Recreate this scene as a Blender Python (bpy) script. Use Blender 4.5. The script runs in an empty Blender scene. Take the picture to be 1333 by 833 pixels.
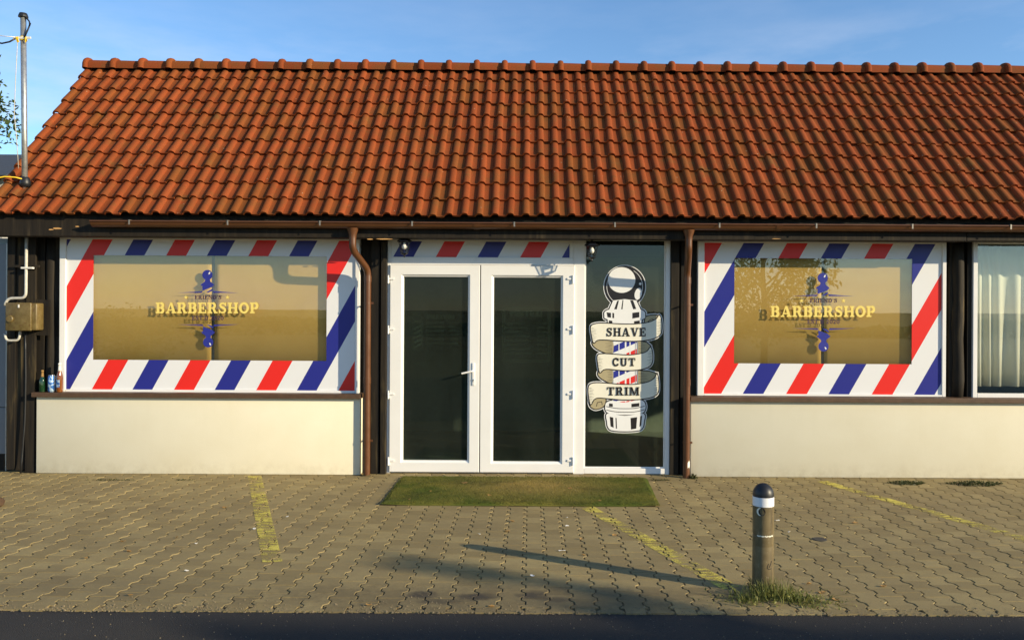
import bpy, bmesh, math, random
from mathutils import Vector, Matrix, noise
R = math.radians
random.seed(7)
scene = bpy.context.scene
COL = scene.collection

# ------------------------------------------------------------------ camera
F, CX, CY, H, ROLL = 1040.0, 690.0, 403.0, 1.664, 0.0055      # focal length and principal point in photo pixels, eye height
cam_d = bpy.data.cameras.new('camera'); cam = bpy.data.objects.new('camera', cam_d); COL.objects.link(cam)
cam_d.sensor_width = 36.0; cam_d.lens = F / 1333.0 * 36.0
cam_d.shift_x = -(CX - 666.5) / 1333.0; cam_d.shift_y = -(416.5 - CY) / 1333.0
cam_d.clip_start = 0.05; cam_d.clip_end = 3000
cam.matrix_world = Matrix.Translation((0, 0, H)) @ Matrix.Rotation(R(90), 4, 'X') @ Matrix.Rotation(ROLL, 4, 'Z')
scene.camera = cam

# ------------------------------------------------------------------ sun, sky, exposure
SUN = Vector((1.93, -0.944, 0.665)).normalized()               # towards the sun
EL = math.asin(SUN.z); AZ = math.atan2(SUN.x, SUN.y)
sun_d = bpy.data.lights.new('sun', 'SUN'); sun = bpy.data.objects.new('sun', sun_d); COL.objects.link(sun)
sun_d.energy = 4.8; sun_d.angle = R(0.5); sun_d.color = (1.0, 0.85, 0.59)
sun.rotation_euler = SUN.to_track_quat('Z', 'Y').to_euler()
sun.location = (20, -10, 12)
world = bpy.data.worlds.new('World'); scene.world = world; world.use_nodes = True
wt = world.node_tree; wt.nodes.clear()
def wn(t, **kw):
    n = wt.nodes.new(t)
    for k, v in kw.items(): setattr(n, k, v)
    return n
sky = wn('ShaderNodeTexSky', sky_type='NISHITA', sun_disc=False, sun_elevation=EL, sun_rotation=AZ,
         altitude=200, air_density=1.1, dust_density=0.0, ozone_density=4.6)
tc = wn('ShaderNodeTexCoord'); mp = wn('ShaderNodeMapping')
mp.inputs['Scale'].default_value = (1.6, 1.6, 6.5); mp.inputs['Location'].default_value = (0.55, 0.2, 0.1)
wt.links.new(tc.outputs['Generated'], mp.inputs['Vector'])
cn = wn('ShaderNodeTexNoise'); cn.inputs['Scale'].default_value = 2.6; cn.inputs['Detail'].default_value = 8; cn.inputs['Roughness'].default_value = .58
wt.links.new(mp.outputs['Vector'], cn.inputs['Vector'])
cr = wn('ShaderNodeValToRGB'); cr.color_ramp.elements[0].position = .47; cr.color_ramp.elements[1].position = .74
cr.color_ramp.elements[0].color = (0, 0, 0, 1); cr.color_ramp.elements[1].color = (.7, .7, .7, 1)
wt.links.new(cn.outputs['Fac'], cr.inputs['Fac'])
mx = wn('ShaderNodeMixRGB'); mx.inputs['Color2'].default_value = (4.2, 4.4, 5.0, 1)
sp = wn('ShaderNodeSeparateXYZ'); wt.links.new(tc.outputs['Generated'], sp.inputs[0])
mr_ = wn('ShaderNodeMapRange'); wt.links.new(sp.outputs[2], mr_.inputs['Value'])
for k_, v_ in (('From Min', .33), ('From Max', .16), ('To Min', .12), ('To Max', 1.0)): mr_.inputs[k_].default_value = v_
mm = wn('ShaderNodeMath', operation='MULTIPLY'); wt.links.new(cr.outputs['Color'], mm.inputs[0]); wt.links.new(mr_.outputs[0], mm.inputs[1])
wt.links.new(mm.outputs[0], mx.inputs['Fac']); wt.links.new(sky.outputs['Color'], mx.inputs['Color1'])
bg = wn('ShaderNodeBackground'); bg.inputs['Strength'].default_value = 0.145
wt.links.new(mx.outputs['Color'], bg.inputs['Color'])
wo = wn('ShaderNodeOutputWorld'); wt.links.new(bg.outputs['Background'], wo.inputs['Surface'])
vs = scene.view_settings; vs.view_transform = 'Standard'; vs.look = 'None'; vs.gamma = 1; vs.exposure = 0.55
vs.use_curve_mapping = False
scene.render.engine = 'CYCLES'
scene.cycles.max_bounces = 8; scene.cycles.transparent_max_bounces = 16
scene.cycles.use_denoising = True

# ------------------------------------------------------------------ measuring helpers
def unroll(px, py): return px + (py - CY) * ROLL, py - (px - CX) * ROLL
def WX(px, Y, py=CY): return (unroll(px, py)[0] - CX) * Y / F
def WZ(py, Y, px=CX): return H - (unroll(px, py)[1] - CY) * Y / F

# ------------------------------------------------------------------ materials
MATS = {}
class G:
    """small node-graph helper"""
    def __init__(s, name):
        s.m = bpy.data.materials.new(name); s.m.use_nodes = True; s.t = s.m.node_tree; s.t.nodes.clear()
        s.out = s.t.nodes.new('ShaderNodeOutputMaterial'); MATS[name] = s.m
    def set(s, sock, v):
        if hasattr(v, 'links') and hasattr(v, 'is_output'): s.t.links.new(v, sock)
        elif isinstance(v, (tuple, list)) and len(v) == 3 and sock.type == 'RGBA': sock.default_value = (*v, 1)
        else: sock.default_value = v
    def n(s, t, ins=None, **kw):
        nd = s.t.nodes.new('ShaderNode' + t)
        for k, v in kw.items(): setattr(nd, k, v)
        for k, v in (ins or {}).items(): s.set(nd.inputs[k], v)
        return nd
    def math(s, op, a, b=0.0, clamp=False):
        return s.n('Math', {0: a, 1: b}, operation=op, use_clamp=clamp).outputs[0]
    def mix(s, f, a, b, mode='MIX'):
        return s.n('MixRGB', {'Fac': f, 'Color1': a, 'Color2': b}, blend_type=mode).outputs[0]
    def ramp(s, f, p0, p1, c0=0.0, c1=1.0):
        return s.n('MapRange', {'Value': f, 'From Min': p0, 'From Max': p1, 'To Min': c0, 'To Max': c1}).outputs[0]
    def pos(s): return s.n('NewGeometry').outputs['Position']
    def obj(s): return s.n('TexCoord').outputs['Object']
    def map(s, v, scale=(1, 1, 1), loc=(0, 0, 0)): return s.n('Mapping', {'Vector': v, 'Scale': scale, 'Location': loc}).outputs[0]
    def noise(s, v, scale=5, detail=4, rough=.55): return s.n('TexNoise', {'Vector': v, 'Scale': scale, 'Detail': detail, 'Roughness': rough}).outputs['Fac']
    def attr(s, a): return s.n('Attribute', attribute_name=a).outputs['Fac']
    def bump(s, h, strength=.3, dist=.01): return s.n('Bump', {'Height': h, 'Strength': strength, 'Distance': dist}).outputs[0]
    def pbr(s, col, rough=.6, normal=None, metal=0.0, spec=.5, **more):
        ins = {'Base Color': col, 'Roughness': rough, 'Metallic': metal, 'Specular IOR Level': spec}; ins.update(more)
        b = s.n('BsdfPrincipled', ins)
        if normal is not None: s.t.links.new(normal, b.inputs['Normal'])
        s.t.links.new(b.outputs[0], s.out.inputs['Surface']); return b

def plain(name, col, rough=.5, metal=0.0, var=.12, scale=14, bump=.0, spec=.5):
    g = G(name); p = g.pos(); f = g.noise(p, scale, 5, .6)
    c = g.mix(g.ramp(f, .3, .7), tuple(x * (1 - var) for x in col), tuple(min(1, x * (1 + var)) for x in col))
    nr = g.bump(g.noise(p, scale * 9, 3), bump, .004) if bump else None
    g.pbr(c, g.ramp(f, .3, .7, rough * .85, min(1, rough * 1.15)), nr, metal, spec); return g.m

def wood_mat(name, dark, light, pale):
    g = G(name); p = g.pos()
    st = g.noise(g.map(p, (22, 22, 1.6)), 1.0, 8, .65)
    bl = g.noise(g.map(p, (5, 5, 1.2)), 1.0, 4, .6)
    c = g.mix(g.ramp(st, .35, .75), dark, light)
    c = g.mix(g.ramp(g.math('MULTIPLY', bl, st), .30, .46), c, pale)
    g.pbr(c, .75, g.bump(st, .5, .006), spec=.25); return g.m
wood_mat('dark_wood', (.010, .008, .006), (.032, .024, .014), (.085, .062, .026))
wood_mat('beam_wood', (.012, .009, .006), (.030, .022, .013), (.055, .040, .022))
plain('raw_wood', (.55, .30, .10), .7, var=.2)
plain('brown_sill', (.085, .045, .022), .55, var=.2, scale=20, bump=.15)
plain('pvc_white', (.80, .78, .74), .32, var=.02, scale=4)
plain('pvc_gasket', (.02, .02, .02), .6)
plain('gutter_brown', (.105, .040, .014), .36, var=.12, scale=7)
plain('galvanised', (.42, .42, .40), .42, .7, var=.16, scale=24)
plain('black_plastic', (.012, .012, .013), .45)
plain('black_iron', (.012, .012, .013), .38, .3)
plain('bracket_zinc', (.30, .27, .22), .5, .5)
plain('yellow_plastic', (.75, .50, .02), .5)
plain('white_plastic', (.75, .72, .64), .5)
plain('conduit', (.50, .47, .40), .55, var=.2, scale=30)
plain('bulb_white', (.85, .84, .80), .3, var=.02)
plain('chrome', (.75, .75, .75), .2, 1.0, var=.04)
plain('gate_grey', (.19, .20, .215), .45, .2, var=.08, scale=3)
plain('interior', (.30, .32, .28), .8)
plain('shed_wall', (.42, .40, .36), .85)
plain('shed_roof', (.05, .055, .062), .7)
plain('film_white', (.82, .81, .80), .38, var=.01)
plain('print_black', (.014, .010, .009), .42, var=.05)
plain('print_white', (.80, .79, .76), .42, var=.02)
plain('print_cream', (.82, .77, .62), .42, var=.02)
plain('print_tan', (.42, .35, .20), .42, var=.03)
plain('print_red', (.72, .025, .018), .42, var=.03)
plain('print_blue', (.022, .028, .26), .42, var=.03)
plain('print_yellow', (.85, .66, .16), .42, var=.02)
plain('print_grey', (.30, .32, .34), .42, var=.03)
plain('print_maroon', (.05, .022, .06), .42)
plain('print_faint', (.10, .11, .10), .6)
plain('leaf_brown', (.30, .17, .05), .75, var=.3, scale=60)
plain('paper', (.72, .70, .66), .8)
plain('grit', (.20, .155, .09), .9, var=.45, scale=90)
plain('bark', (.08, .06, .045), .9, var=.35, scale=20, bump=.6)
plain('shard', (.065, .035, .016), .9)
plain('lid_dark', (.05, .045, .035), .7)

def foliage_mat(name, a, b):
    g = G(name); p = g.pos()
    f = g.noise(p, 3.5, 3, .6); r = g.attr('tint')
    c = g.mix(g.math('ADD', g.math('MULTIPLY', f, .6), g.math('MULTIPLY', r, .5), True), a, b)
    bs = g.n('BsdfPrincipled', {'Base Color': c, 'Roughness': .55, 'Specular IOR Level': .35})
    tr = g.n('BsdfTranslucent', {'Color': c})
    ms = g.n('MixShader', {0: .3, 1: bs.outputs[0], 2: tr.outputs[0]})
    g.t.links.new(ms.outputs[0], g.out.inputs['Surface']); return g.m
foliage_mat('leaf_green', (.022, .045, .010), (.085, .125, .028))
foliage_mat('grass_blade', (.055, .10, .014), (.28, .26, .07))
foliage_mat('weed', (.020, .035, .008), (.075, .085, .022))

# plaster (cream render with faint dirt near the ground)
g = G('plaster'); p = g.pos(); f = g.noise(p, 2.2, 6, .6); fine = g.noise(p, 120, 3)
sz = g.n('SeparateXYZ', {0: p}).outputs
c = g.mix(g.ramp(f, .3, .72), (.715, .655, .485), (.755, .70, .535))
spl = g.math('MULTIPLY', g.ramp(sz[2], .16, .0), g.ramp(g.noise(p, 9, 6, .7), .42, .72), True)
c = g.mix(g.math('MULTIPLY', spl, .38), c, (.34, .27, .15))
drip = g.math('MULTIPLY', g.ramp(g.noise(g.map(p, (9, 1, .7)), 1.5, 4), .55, .9), .07)
c = g.mix(drip, c, (.48, .42, .29))
g.pbr(c, .88, g.bump(fine, .25, .004), spec=.2)

# roof tile
g = G('roof_tile'); p = g.pos(); t = g.attr('tint')
f = g.noise(p, 7, 6, .65); fine = g.noise(p, 95, 4, .65)
c = g.mix(t, (.205, .045, .011), (.28, .064, .017))
c = g.mix(g.ramp(g.n('TexWhiteNoise', {'W': t}, noise_dimensions='1D').outputs['Value'], .62, 1.0, 0, .75), c, (.19, .066, .013))
c = g.mix(g.math('MULTIPLY', g.ramp(f, .48, .70), .55), c, (.14, .066, .018))
c = g.mix(g.math('MULTIPLY', g.ramp(fine, .46, .72), .55), c, (.10, .028, .012))
z = g.n('SeparateXYZ', {0: p}).outputs[2]
c = g.mix(g.math('MULTIPLY', g.ramp(g.noise(p, 3, 5, .7), .60, .72), .5), c, (.13, .085, .024))
lich = g.ramp(g.n('TexVoronoi', {'Vector': p, 'Scale': 9.0}).outputs['Distance'], .055, .035)
c = g.mix(g.math('MULTIPLY', lich, .7), c, (.50, .42, .28))
g.pbr(c, .82, g.bump(fine, .5, .004), spec=.15)

# paving
def paver_mat():
    g = G('paver'); p = g.pos(); t = g.attr('tint')
    f = g.noise(p, 1.1, 6, .62); fine = g.noise(p, 160, 4, .7); mid = g.noise(p, 14, 5, .6)
    c = g.mix(t, (.25, .185, .073), (.38, .29, .122))
    c = g.mix(g.ramp(f, .36, .68, 0, .55), c, (.205, .155, .074))
    c = g.mix(g.ramp(mid, .35, .75, 0, .30), c, (.20, .16, .085))
    c = g.mix(g.ramp(fine, .45, .8, 0, .55), c, (.15, .125, .09))
    s = g.n('SeparateXYZ', {0: p}).outputs
    # oil and tyre soot where cars stop, in front of the door
    for (x, y, rx, ry, a) in ((-.62, 4.66, .10, .07, .85), (-.30, 4.63, .13, .07, .9), (.02, 4.66, .10, .07, .8), (-.50, 4.56, .15, .05, .6), (.16, 4.6, .12, .05, .6), (-.1, 4.6, 1.5, .30, .42), (-2.3, 4.75, 1.4, .35, .22)):
        dx = g.math('DIVIDE', g.math('SUBTRACT', s[0], x), rx); dy = g.math('DIVIDE', g.math('SUBTRACT', s[1], y), ry)
        d = g.math('ADD', g.math('MULTIPLY', dx, dx), g.math('MULTIPLY', dy, dy))
        d = g.math('ADD', d, g.math('MULTIPLY', g.math('SUBTRACT', g.noise(p, 16, 4, .7), .5), 1.8))
        c = g.mix(g.ramp(d, 1.1, .1, 0, a), c, (.05, .042, .032))
    g.pbr(c, .85, g.bump(fine, .45, .004), spec=.3)
paver_mat()
g = G('sand_bed'); p = g.pos(); c = g.mix(g.noise(p, 60, 5, .7), (.06, .045, .025), (.22, .165, .09)); g.pbr(c, .95, spec=.1)
g = G('asphalt'); p = g.pos(); fine = g.noise(p, 260, 3, .7)
vo = g.n('TexVoronoi', {'Vector': p, 'Scale': 170.0}).outputs['Distance']
c = g.mix(g.noise(p, 1.3, 5), (.026, .024, .022), (.046, .041, .035))
c = g.mix(g.ramp(fine, .56, .76, 0, .6), c, (.12, .11, .10))
c = g.mix(g.ramp(g.n('TexVoronoi', {'Vector': p, 'Scale': 26.0}).outputs['Distance'], .085, .05, 0, .8), c, (.30, .26, .20))
g.pbr(c, .85, g.bump(vo, .7, .006), spec=.3)
g = G('field_grass'); p = g.pos(); c = g.mix(g.noise(p, .35, 6, .65), (.17, .145, .06), (.27, .225, .11)); g.pbr(c, .95, g.bump(g.noise(p, 8, 6), .8, .05), spec=.1)
g = G('yellow_paint'); p = g.pos()
w = g.noise(g.map(p, (6, 26, 1)), 1.0, 6, .7); w2 = g.noise(p, 90, 4, .7)
k = g.ramp(g.math('ADD', g.math('ADD', g.math('MULTIPLY', w, .45), g.math('MULTIPLY', g.noise(p, 3.2, 4, .6), .25)), g.math('MULTIPLY', w2, .30)), .520, .465)
bs = g.n('BsdfPrincipled', {'Base Color': g.mix(w2, (.56, .46, .06), (.72, .60, .12)), 'Roughness': .8})
tp = g.n('BsdfTransparent'); ms = g.n('MixShader', {0: k, 1: tp.outputs[0], 2: bs.outputs[0]})
g.t.links.new(ms.outputs[0], g.out.inputs['Surface'])
# turf mat
g = G('turf'); p = g.pos(); f = g.noise(p, 2.3, 5, .6); fine = g.noise(p, 190, 3, .8); t = g.attr('tint')
c = g.mix(g.ramp(f, .42, .66), (.085, .118, .017), (.21, .185, .034))
s_ = g.n('SeparateXYZ', {0: p}).outputs
worn = g.math('MULTIPLY', g.ramp(g.math('ABSOLUTE', g.math('SUBTRACT', s_[0], .05)), .95, .15), g.ramp(g.math('ABSOLUTE', g.math('SUBTRACT', s_[1], 7.45)), .62, .1), True)
c = g.mix(g.math('MULTIPLY', worn, g.ramp(g.noise(p, 5, 5, .7), .3, .6, .6, .95)), c, (.44, .30, .095))
c = g.mix(g.ramp(fine, .35, .75, 0, .6), c, (.09, .095, .017))
c = g.mix(g.math('MULTIPLY', t, .4), c, (.13, .14, .03))
c = g.mix(g.ramp(g.noise(g.map(p, (1, 1.6, 1), (3, 1, 0)), 1.7, 7, .72), .50, .66, 0, .65), c, (.060, .058, .016))
g.pbr(c, .9, g.bump(fine, 1.0, .012), spec=.15)
# bollard body
g = G('bollard_body'); p = g.pos(); f = g.noise(p, 9, 6, .65); st = g.noise(g.map(p, (30, 30, 4)), 1, 5, .6)
c = g.mix(g.ramp(f, .35, .7), (.13, .095, .042), (.19, .145, .070)); c = g.mix(g.ramp(st, .44, .70, 0, .85), c, (.045, .034, .018)); c = g.mix(g.ramp(g.n('SeparateXYZ', {0: p}).outputs[2], .16, .0, 0, .6), c, (.05, .038, .02)); c = g.mix(g.ramp(g.noise(p, 55, 4, .7), .60, .68, 0, .6), c, (.26, .21, .13))
g.pbr(c, .5, g.bump(f, .15, .004), spec=.4)
# electrical box
g = G('box_paint'); p = g.pos(); f = g.noise(p, 18, 6, .7)
c = g.mix(g.ramp(f, .4, .7), (.11, .075, .020), (.18, .132, .048)); c = g.mix(g.ramp(g.noise(p, 45, 5), .58, .7), c, (.09, .04, .015))
g.pbr(c, .45, spec=.45)
# blind
g = G('blind'); p = g.pos(); f = g.noise(p, 3, 5, .6)
wv = g.n('TexWave', {'Vector': p, 'Scale': 110.0, 'Distortion': 1.5}, bands_direction='Z').outputs['Fac']
c = g.mix(f, (.63, .415, .110), (.74, .51, .165)); c = g.mix(g.ramp(g.noise(p, 1.1, 5, .65), .45, .75, 0, .35), c, (.50, .29, .055)); c = g.mix(g.math('MULTIPLY', wv, .10), c, (.35, .25, .11))
bs = g.n('BsdfDiffuse', {'Color': c}); tr = g.n('BsdfTranslucent', {'Color': c})
ms = g.n('MixShader', {0: .12, 1: bs.outputs[0], 2: tr.outputs[0]}); g.t.links.new(ms.outputs[0], g.out.inputs['Surface'])
g = G('curtain'); p = g.pos(); c = g.mix(g.noise(p, 4, 4), (.68, .71, .60), (.78, .81, .70))
bs = g.n('BsdfDiffuse', {'Color': c}); tr = g.n('BsdfTranslucent', {'Color': c})
ms = g.n('MixShader', {0: .15, 1: bs.outputs[0], 2: tr.outputs[0]}); g.t.links.new(ms.outputs[0], g.out.inputs['Surface'])
# glass: thin pane, clear body with mirror coat by fresnel
def glass(name, tint, boost, dust):
    g = G(name)
    fc = g.n('LayerWeight', {'Blend': .5}).outputs['Facing']
    k = g.math('MULTIPLY', g.math('ADD', g.math('MULTIPLY', g.math('POWER', fc, 5.0), .96), .04), boost, True)
    p = g.pos(); nb = g.bump(g.noise(p, 1.3, 2), .012, .02)
    tr = g.n('BsdfTransparent', {'Color': tint}); gl = g.n('BsdfGlossy', {'Color': (1, 1, 1), 'Roughness': .005, 'Normal': nb})
    df_ = g.n('BsdfDiffuse', {'Color': (.26, .31, .26)})  # grey-green diffuse mix stands in for hazy interior light in the glass
    haze_f = g.math('MULTIPLY', g.ramp(g.noise(g.map(p, (1, 1, .35)), 2.2, 6, .65), .25, .8, .5, 1.5), dust)
    m0 = g.n('MixShader', {0: haze_f, 1: tr.outputs[0], 2: df_.outputs[0]})
    ms = g.n('MixShader', {0: k, 1: m0.outputs[0], 2: gl.outputs[0]}); g.t.links.new(ms.outputs[0], g.out.inputs['Surface'])
glass('pane', (.97, .97, .95), 1.9, .004)
glass('pane_door', (.55, .62, .56), .42, .036)
glass('pane_side', (.55, .62, .56), .95, .030)
def bottle_glass(name, c):
    g = G(name); g.pbr(c, .08, None, 0, .6, **{'Coat Weight': .6})
bottle_glass('glass_green', (.008, .035, .010)); bottle_glass('glass_amber', (.17, .050, .006))
g = G('can_print'); p = g.obj(); f = g.noise(g.map(p, (40, 40, 30)), 1, 2); c = g.mix(g.ramp(f, .5, .56), (.03, .13, .42), (.45, .60, .75)); g.pbr(c, .3, None, .5)
# diagonal barber stripes printed on the white film
def stripes(name, slope, scale, const, start, period):
    g = G(name); s = g.n('SeparateXYZ', {0: g.pos()}).outputs
    u = g.math('ADD', g.math('MULTIPLY', g.math('SUBTRACT', s[0], g.math('MULTIPLY', s[2], slope)), scale), const - start)
    f = g.math('FRACT', g.math('DIVIDE', u, period))
    red = g.math('LESS_THAN', f, .243)
    blue = g.math('MULTIPLY', g.math('GREATER_THAN', f, .495), g.math('LESS_THAN', f, .735))
    c = g.mix(red, (.76, .755, .745), (.76, .022, .014)); c = g.mix(blue, c, (.020, .024, .23))
    g.pbr(c, .36, spec=.4)
SC = F / 8.085
stripes('stripes_a', .55, SC, CX + .55 * (CY + H * SC), 293.3, 107)
stripes('stripes_b', .57, SC, CX + .57 * (CY + H * SC), 1092, 111.5)
stripes('stripes_c', .55, F / 8.1, CX + .55 * (CY + H * F / 8.1), 751, 110)

# ------------------------------------------------------------------ mesh helpers
class MB:
    def __init__(s): s.v = []; s.f = []; s.fm = []; s.ft = []; s.smooth = False; s.tint = 0.0; s.mi = 0
    def face(s, idx): s.f.append(idx); s.fm.append(s.mi); s.ft.append(s.tint)
    def add(s, vs, fs):
        o = len(s.v); s.v.extend([tuple(v) for v in vs])
        for f in fs: s.face([i + o for i in f])
    def box(s, x0, x1, y0, y1, z0, z1, bev=0.0):
        if bev <= 0:
            s.add([(x0,y0,z0),(x1,y0,z0),(x1,y1,z0),(x0,y1,z0),(x0,y0,z1),(x1,y0,z1),(x1,y1,z1),(x0,y1,z1)],
                  [(0,3,2,1),(4,5,6,7),(0,1,5,4),(1,2,6,5),(2,3,7,6),(3,0,4,7)]); return s
        bm = bmesh.new(); bmesh.ops.create_cube(bm, size=1)
        for v in bm.verts: v.co = Vector(((x0+x1)/2+v.co.x*(x1-x0), (y0+y1)/2+v.co.y*(y1-y0), (z0+z1)/2+v.co.z*(z1-z0)))
        bmesh.ops.bevel(bm, geom=bm.edges[:], offset=bev, segments=2, affect='EDGES', profile=.5)
        bm.verts.ensure_lookup_table(); bm.verts.index_update()
        s.add([v.co[:] for v in bm.verts], [[v.index for v in f.verts] for f in bm.faces]); bm.free(); return s
    def tube(s, pts, r, seg=10, caps=True):
        pts = [Vector(p) for p in pts]; rs = r if isinstance(r, (list, tuple)) else [r] * len(pts)
        o = len(s.v); prev = None
        for i, p in enumerate(pts):
            d = (pts[min(i+1, len(pts)-1)] - pts[max(i-1, 0)]).normalized()
            if prev is None:
                a = d.cross(Vector((0, 0, 1)) if abs(d.z) < .9 else Vector((0, 1, 0))).normalized()
            else: a = (prev - d * prev.dot(d)).normalized()
            prev = a; b = d.cross(a)
            for k in range(seg):
                t = 2 * math.pi * k / seg; s.v.append(tuple(p + (a * math.cos(t) + b * math.sin(t)) * rs[i]))
        for i in range(len(pts) - 1):
            for k in range(seg):
                k2 = (k + 1) % seg; s.face([o+i*seg+k, o+i*seg+k2, o+(i+1)*seg+k2, o+(i+1)*seg+k])
        if caps:
            s.face([o + k for k in range(seg)][::-1]); s.face([o + (len(pts)-1)*seg + k for k in range(seg)])
        return s
    def lathe(s, prof, c=(0, 0, 0), seg=20):
        o = len(s.v)
        for (r, z) in prof:
            for k in range(seg):
                t = 2*math.pi*k/seg; s.v.append((c[0]+r*math.cos(t), c[1]+r*math.sin(t), c[2]+z))
        for i in range(len(prof)-1):
            for k in range(seg):
                k2 = (k+1) % seg; s.face([o+i*seg+k, o+i*seg+k2, o+(i+1)*seg+k2, o+(i+1)*seg+k])
        s.face([o+k for k in range(seg)][::-1]); s.face([o+(len(prof)-1)*seg+k for k in range(seg)]); return s
    def poly(s, pts): s.add(pts, [list(range(len(pts)))]); return s
    def mesh(s, name, mats, smooth=False):
        me = bpy.data.meshes.new(name); me.from_pydata(s.v, [], s.f)
        for m in (mats if isinstance(mats, (list, tuple)) else [mats]): me.materials.append(MATS[m])
        me.polygons.foreach_set('material_index', s.fm)
        if any(s.ft):
            a = me.attributes.new('tint', 'FLOAT', 'FACE'); a.data.foreach_set('value', s.ft)
        if smooth: me.polygons.foreach_set('use_smooth', [True] * len(s.f))
        me.update(); return me
    def build(s, name, mats, parent=None, smooth=False, **props):
        return link(name, s.mesh(name, mats, smooth), parent, **props)
def link(name, me, parent=None, **props):
    o = bpy.data.objects.new(name, me); COL.objects.link(o)
    if parent is not None: o.parent = parent; o.matrix_parent_inverse = Matrix.Identity(4)
    for k, v in props.items(): o[k] = v
    return o
def thing(name, label, cat, loc=(0, 0, 0), group=None):
    o = bpy.data.objects.new(name, None); COL.objects.link(o); o.location = loc; o['label'] = label; o['category'] = cat
    o.empty_display_size = .1
    if group: o['group'] = group
    return o
def autosmooth(o, deg=40):
    me = o.data; me.polygons.foreach_set('use_smooth', [True] * len(me.polygons)); me.set_sharp_from_angle(angle=R(deg)); return o

# ================================================================== SETTING
gm = MB(); gm.poly([(-900, -900, -.10), (900, -900, -.10), (900, 900, -.10), (-900, 900, -.10)])
gm.build('ground', 'field_grass', kind='structure')
YE = 4.395                                                           # edge between asphalt and paving
rm = MB()
xs = [-60] + [-10 + .04*i for i in range(501)] + [60]; nx = len(xs) - 1
top = [(x, YE + .004 + .012*noise.noise((x*2.1, 0, 0)) + .010*noise.noise((x*11, 5, 0)) if abs(x) < 10 else YE, -.008) for x in xs]
bot = [(x, -3.2, -.008) for x in xs]
rm.add(top + bot, [(i + nx + 1, i + nx + 2, i + 1, i) for i in range(nx)])
rm.build('road', 'asphalt', kind='structure')

# paving: interlocking double-T blocks
PW, PP, PA = .1385, .138, .0125
pave = MB().poly([(-9, YE - .03, -.0085), (9.5, YE - .03, -.0085), (9.5, 8.3, -.0085), (-9, 8.3, -.0085)]).build('pavement', 'sand_bed', kind='structure')
def paver_outline(ga, gb):
    """top outline, ga = half gap at the zigzag sides, gb = half gap at the straight ends"""
    t, q = .012, PP / 4
    Ls = [(-PA, gb), (-PA, q - t), (PA, q + t), (PA, 3*q - t), (-PA, 3*q + t), (-PA, PP - gb)]
    pts = [(x + ga, y) for x, y in Ls] + [(PW - x - ga, y) for x, y in reversed(Ls)]
    return pts
OUT_T = paver_outline(.0062, .0016); OUT_C = paver_outline(.0022, .0008)
def paver_geo(mb, x, y, z, tint, tilt=(0, 0)):
    n = len(OUT_T); cx, cy = PW/2, PP/2; mb.tint = tint
    f = lambda p, dz: (x + p[0], y + p[1], z + dz + (p[0]-cx)*tilt[0] + (p[1]-cy)*tilt[1])
    vs = [f(p, 0) for p in OUT_T] + [f(p, -.0085) for p in OUT_C] + [f(p, -.030) for p in OUT_C]
    fs = [list(range(n))[::-1]]
    for r in (0, 1):
        for i in range(n):
            j = (i+1) % n; fs.append((r*n+i, r*n+j, (r+1)*n+j, (r+1)*n+i))
    mb.add(vs, fs)
pr = random.Random(3)
pavers = []
for k in range(-64, 67):
    x = .109 + k * PW
    y = YE + .004 + (PP/2 if k % 2 else 0)
    while y + PP < 8.24:
        pavers.append((x, y, pr.uniform(-.0014, .0014) + .0035*noise.noise((x*1.3, y*1.3, 0)) - .001, pr.random(), (pr.uniform(-.008, .008), pr.uniform(-.008, .008)))); y += PP
def in_view(x, y): return abs((x - .0) / y * F - (666.5 - CX)) < 660
pavers.sort(key=lambda p: (not in_view(p[0] + .07, p[1] + .07), p[1]))
variants = []
for i in range(14):
    mb = MB(); paver_geo(mb, 0, 0, 0, (i + .5) / 14); variants.append(mb.mesh('paver', 'paver'))
rest = MB()
for i, (x, y, z, t, tl) in enumerate(pavers):
    if i < 300:
        o = link('paver', variants[int(t * 13.99)], pave); o.location = (x, y, z)
        o.rotation_euler = (tl[1], -tl[0], 0)
    else: paver_geo(rest, x, y, z, max(t, .01), tl)
rest.build('paving_blocks', 'paver', pave, kind='stuff')
# half blocks closing the zigzag edge at the road
hb = MB()
for k in range(-64, 67):
    if k % 2:
        x = .109 + k * PW; hb.tint = pr.uniform(.05, 1); hb.box(x + .013, x + PW - .013, YE - .004, YE + .004 + PP/2 - .003, -.03, pr.uniform(-.001, .001))
hb.build('edge_blocks', 'paver', pave, kind='stuff')

# parking bay lines: paint on the tops of the blocks
def clip(poly, a, b, c):                                            # keep a*x+b*y<=c
    out = []
    for i in range(len(poly)):
        p, q = poly[i], poly[(i+1) % len(poly)]; dp, dq = a*p[0]+b*p[1]-c, a*q[0]+b*q[1]-c
        if dp <= 0: out.append(p)
        if (dp < 0 < dq) or (dq < 0 < dp):
            s = dp / (dp - dq); out.append((p[0]+s*(q[0]-p[0]), p[1]+s*(q[1]-p[1])))
    return out
def parking_line(x0, y0, x1, y1, wd):
    d = Vector((x1-x0, y1-y0)).normalized(); nrm = Vector((-d.y, d.x)); mb = MB()
    c0 = nrm.dot(Vector((x0, y0)))
    for (x, y, z, t, tl) in pavers:
        pts = [(x+p[0], y+p[1]) for p in OUT_T]
        # split into left, middle, right so that clipping stays clean
        pts = clip(pts, nrm.x, nrm.y, c0 + wd/2)
        if len(pts) > 2: pts = clip(pts, -nrm.x, -nrm.y, -(c0 - wd/2))
        if len(pts) > 2: pts = clip(pts, d.x, d.y, d.dot(Vector((x1, y1))))
        if len(pts) > 2: pts = clip(pts, -d.x, -d.y, -d.dot(Vector((x0, y0))))
        if len(pts) > 2: mb.poly([(a, b, z + .0024) for a, b in pts][::-1])
    return mb
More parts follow.
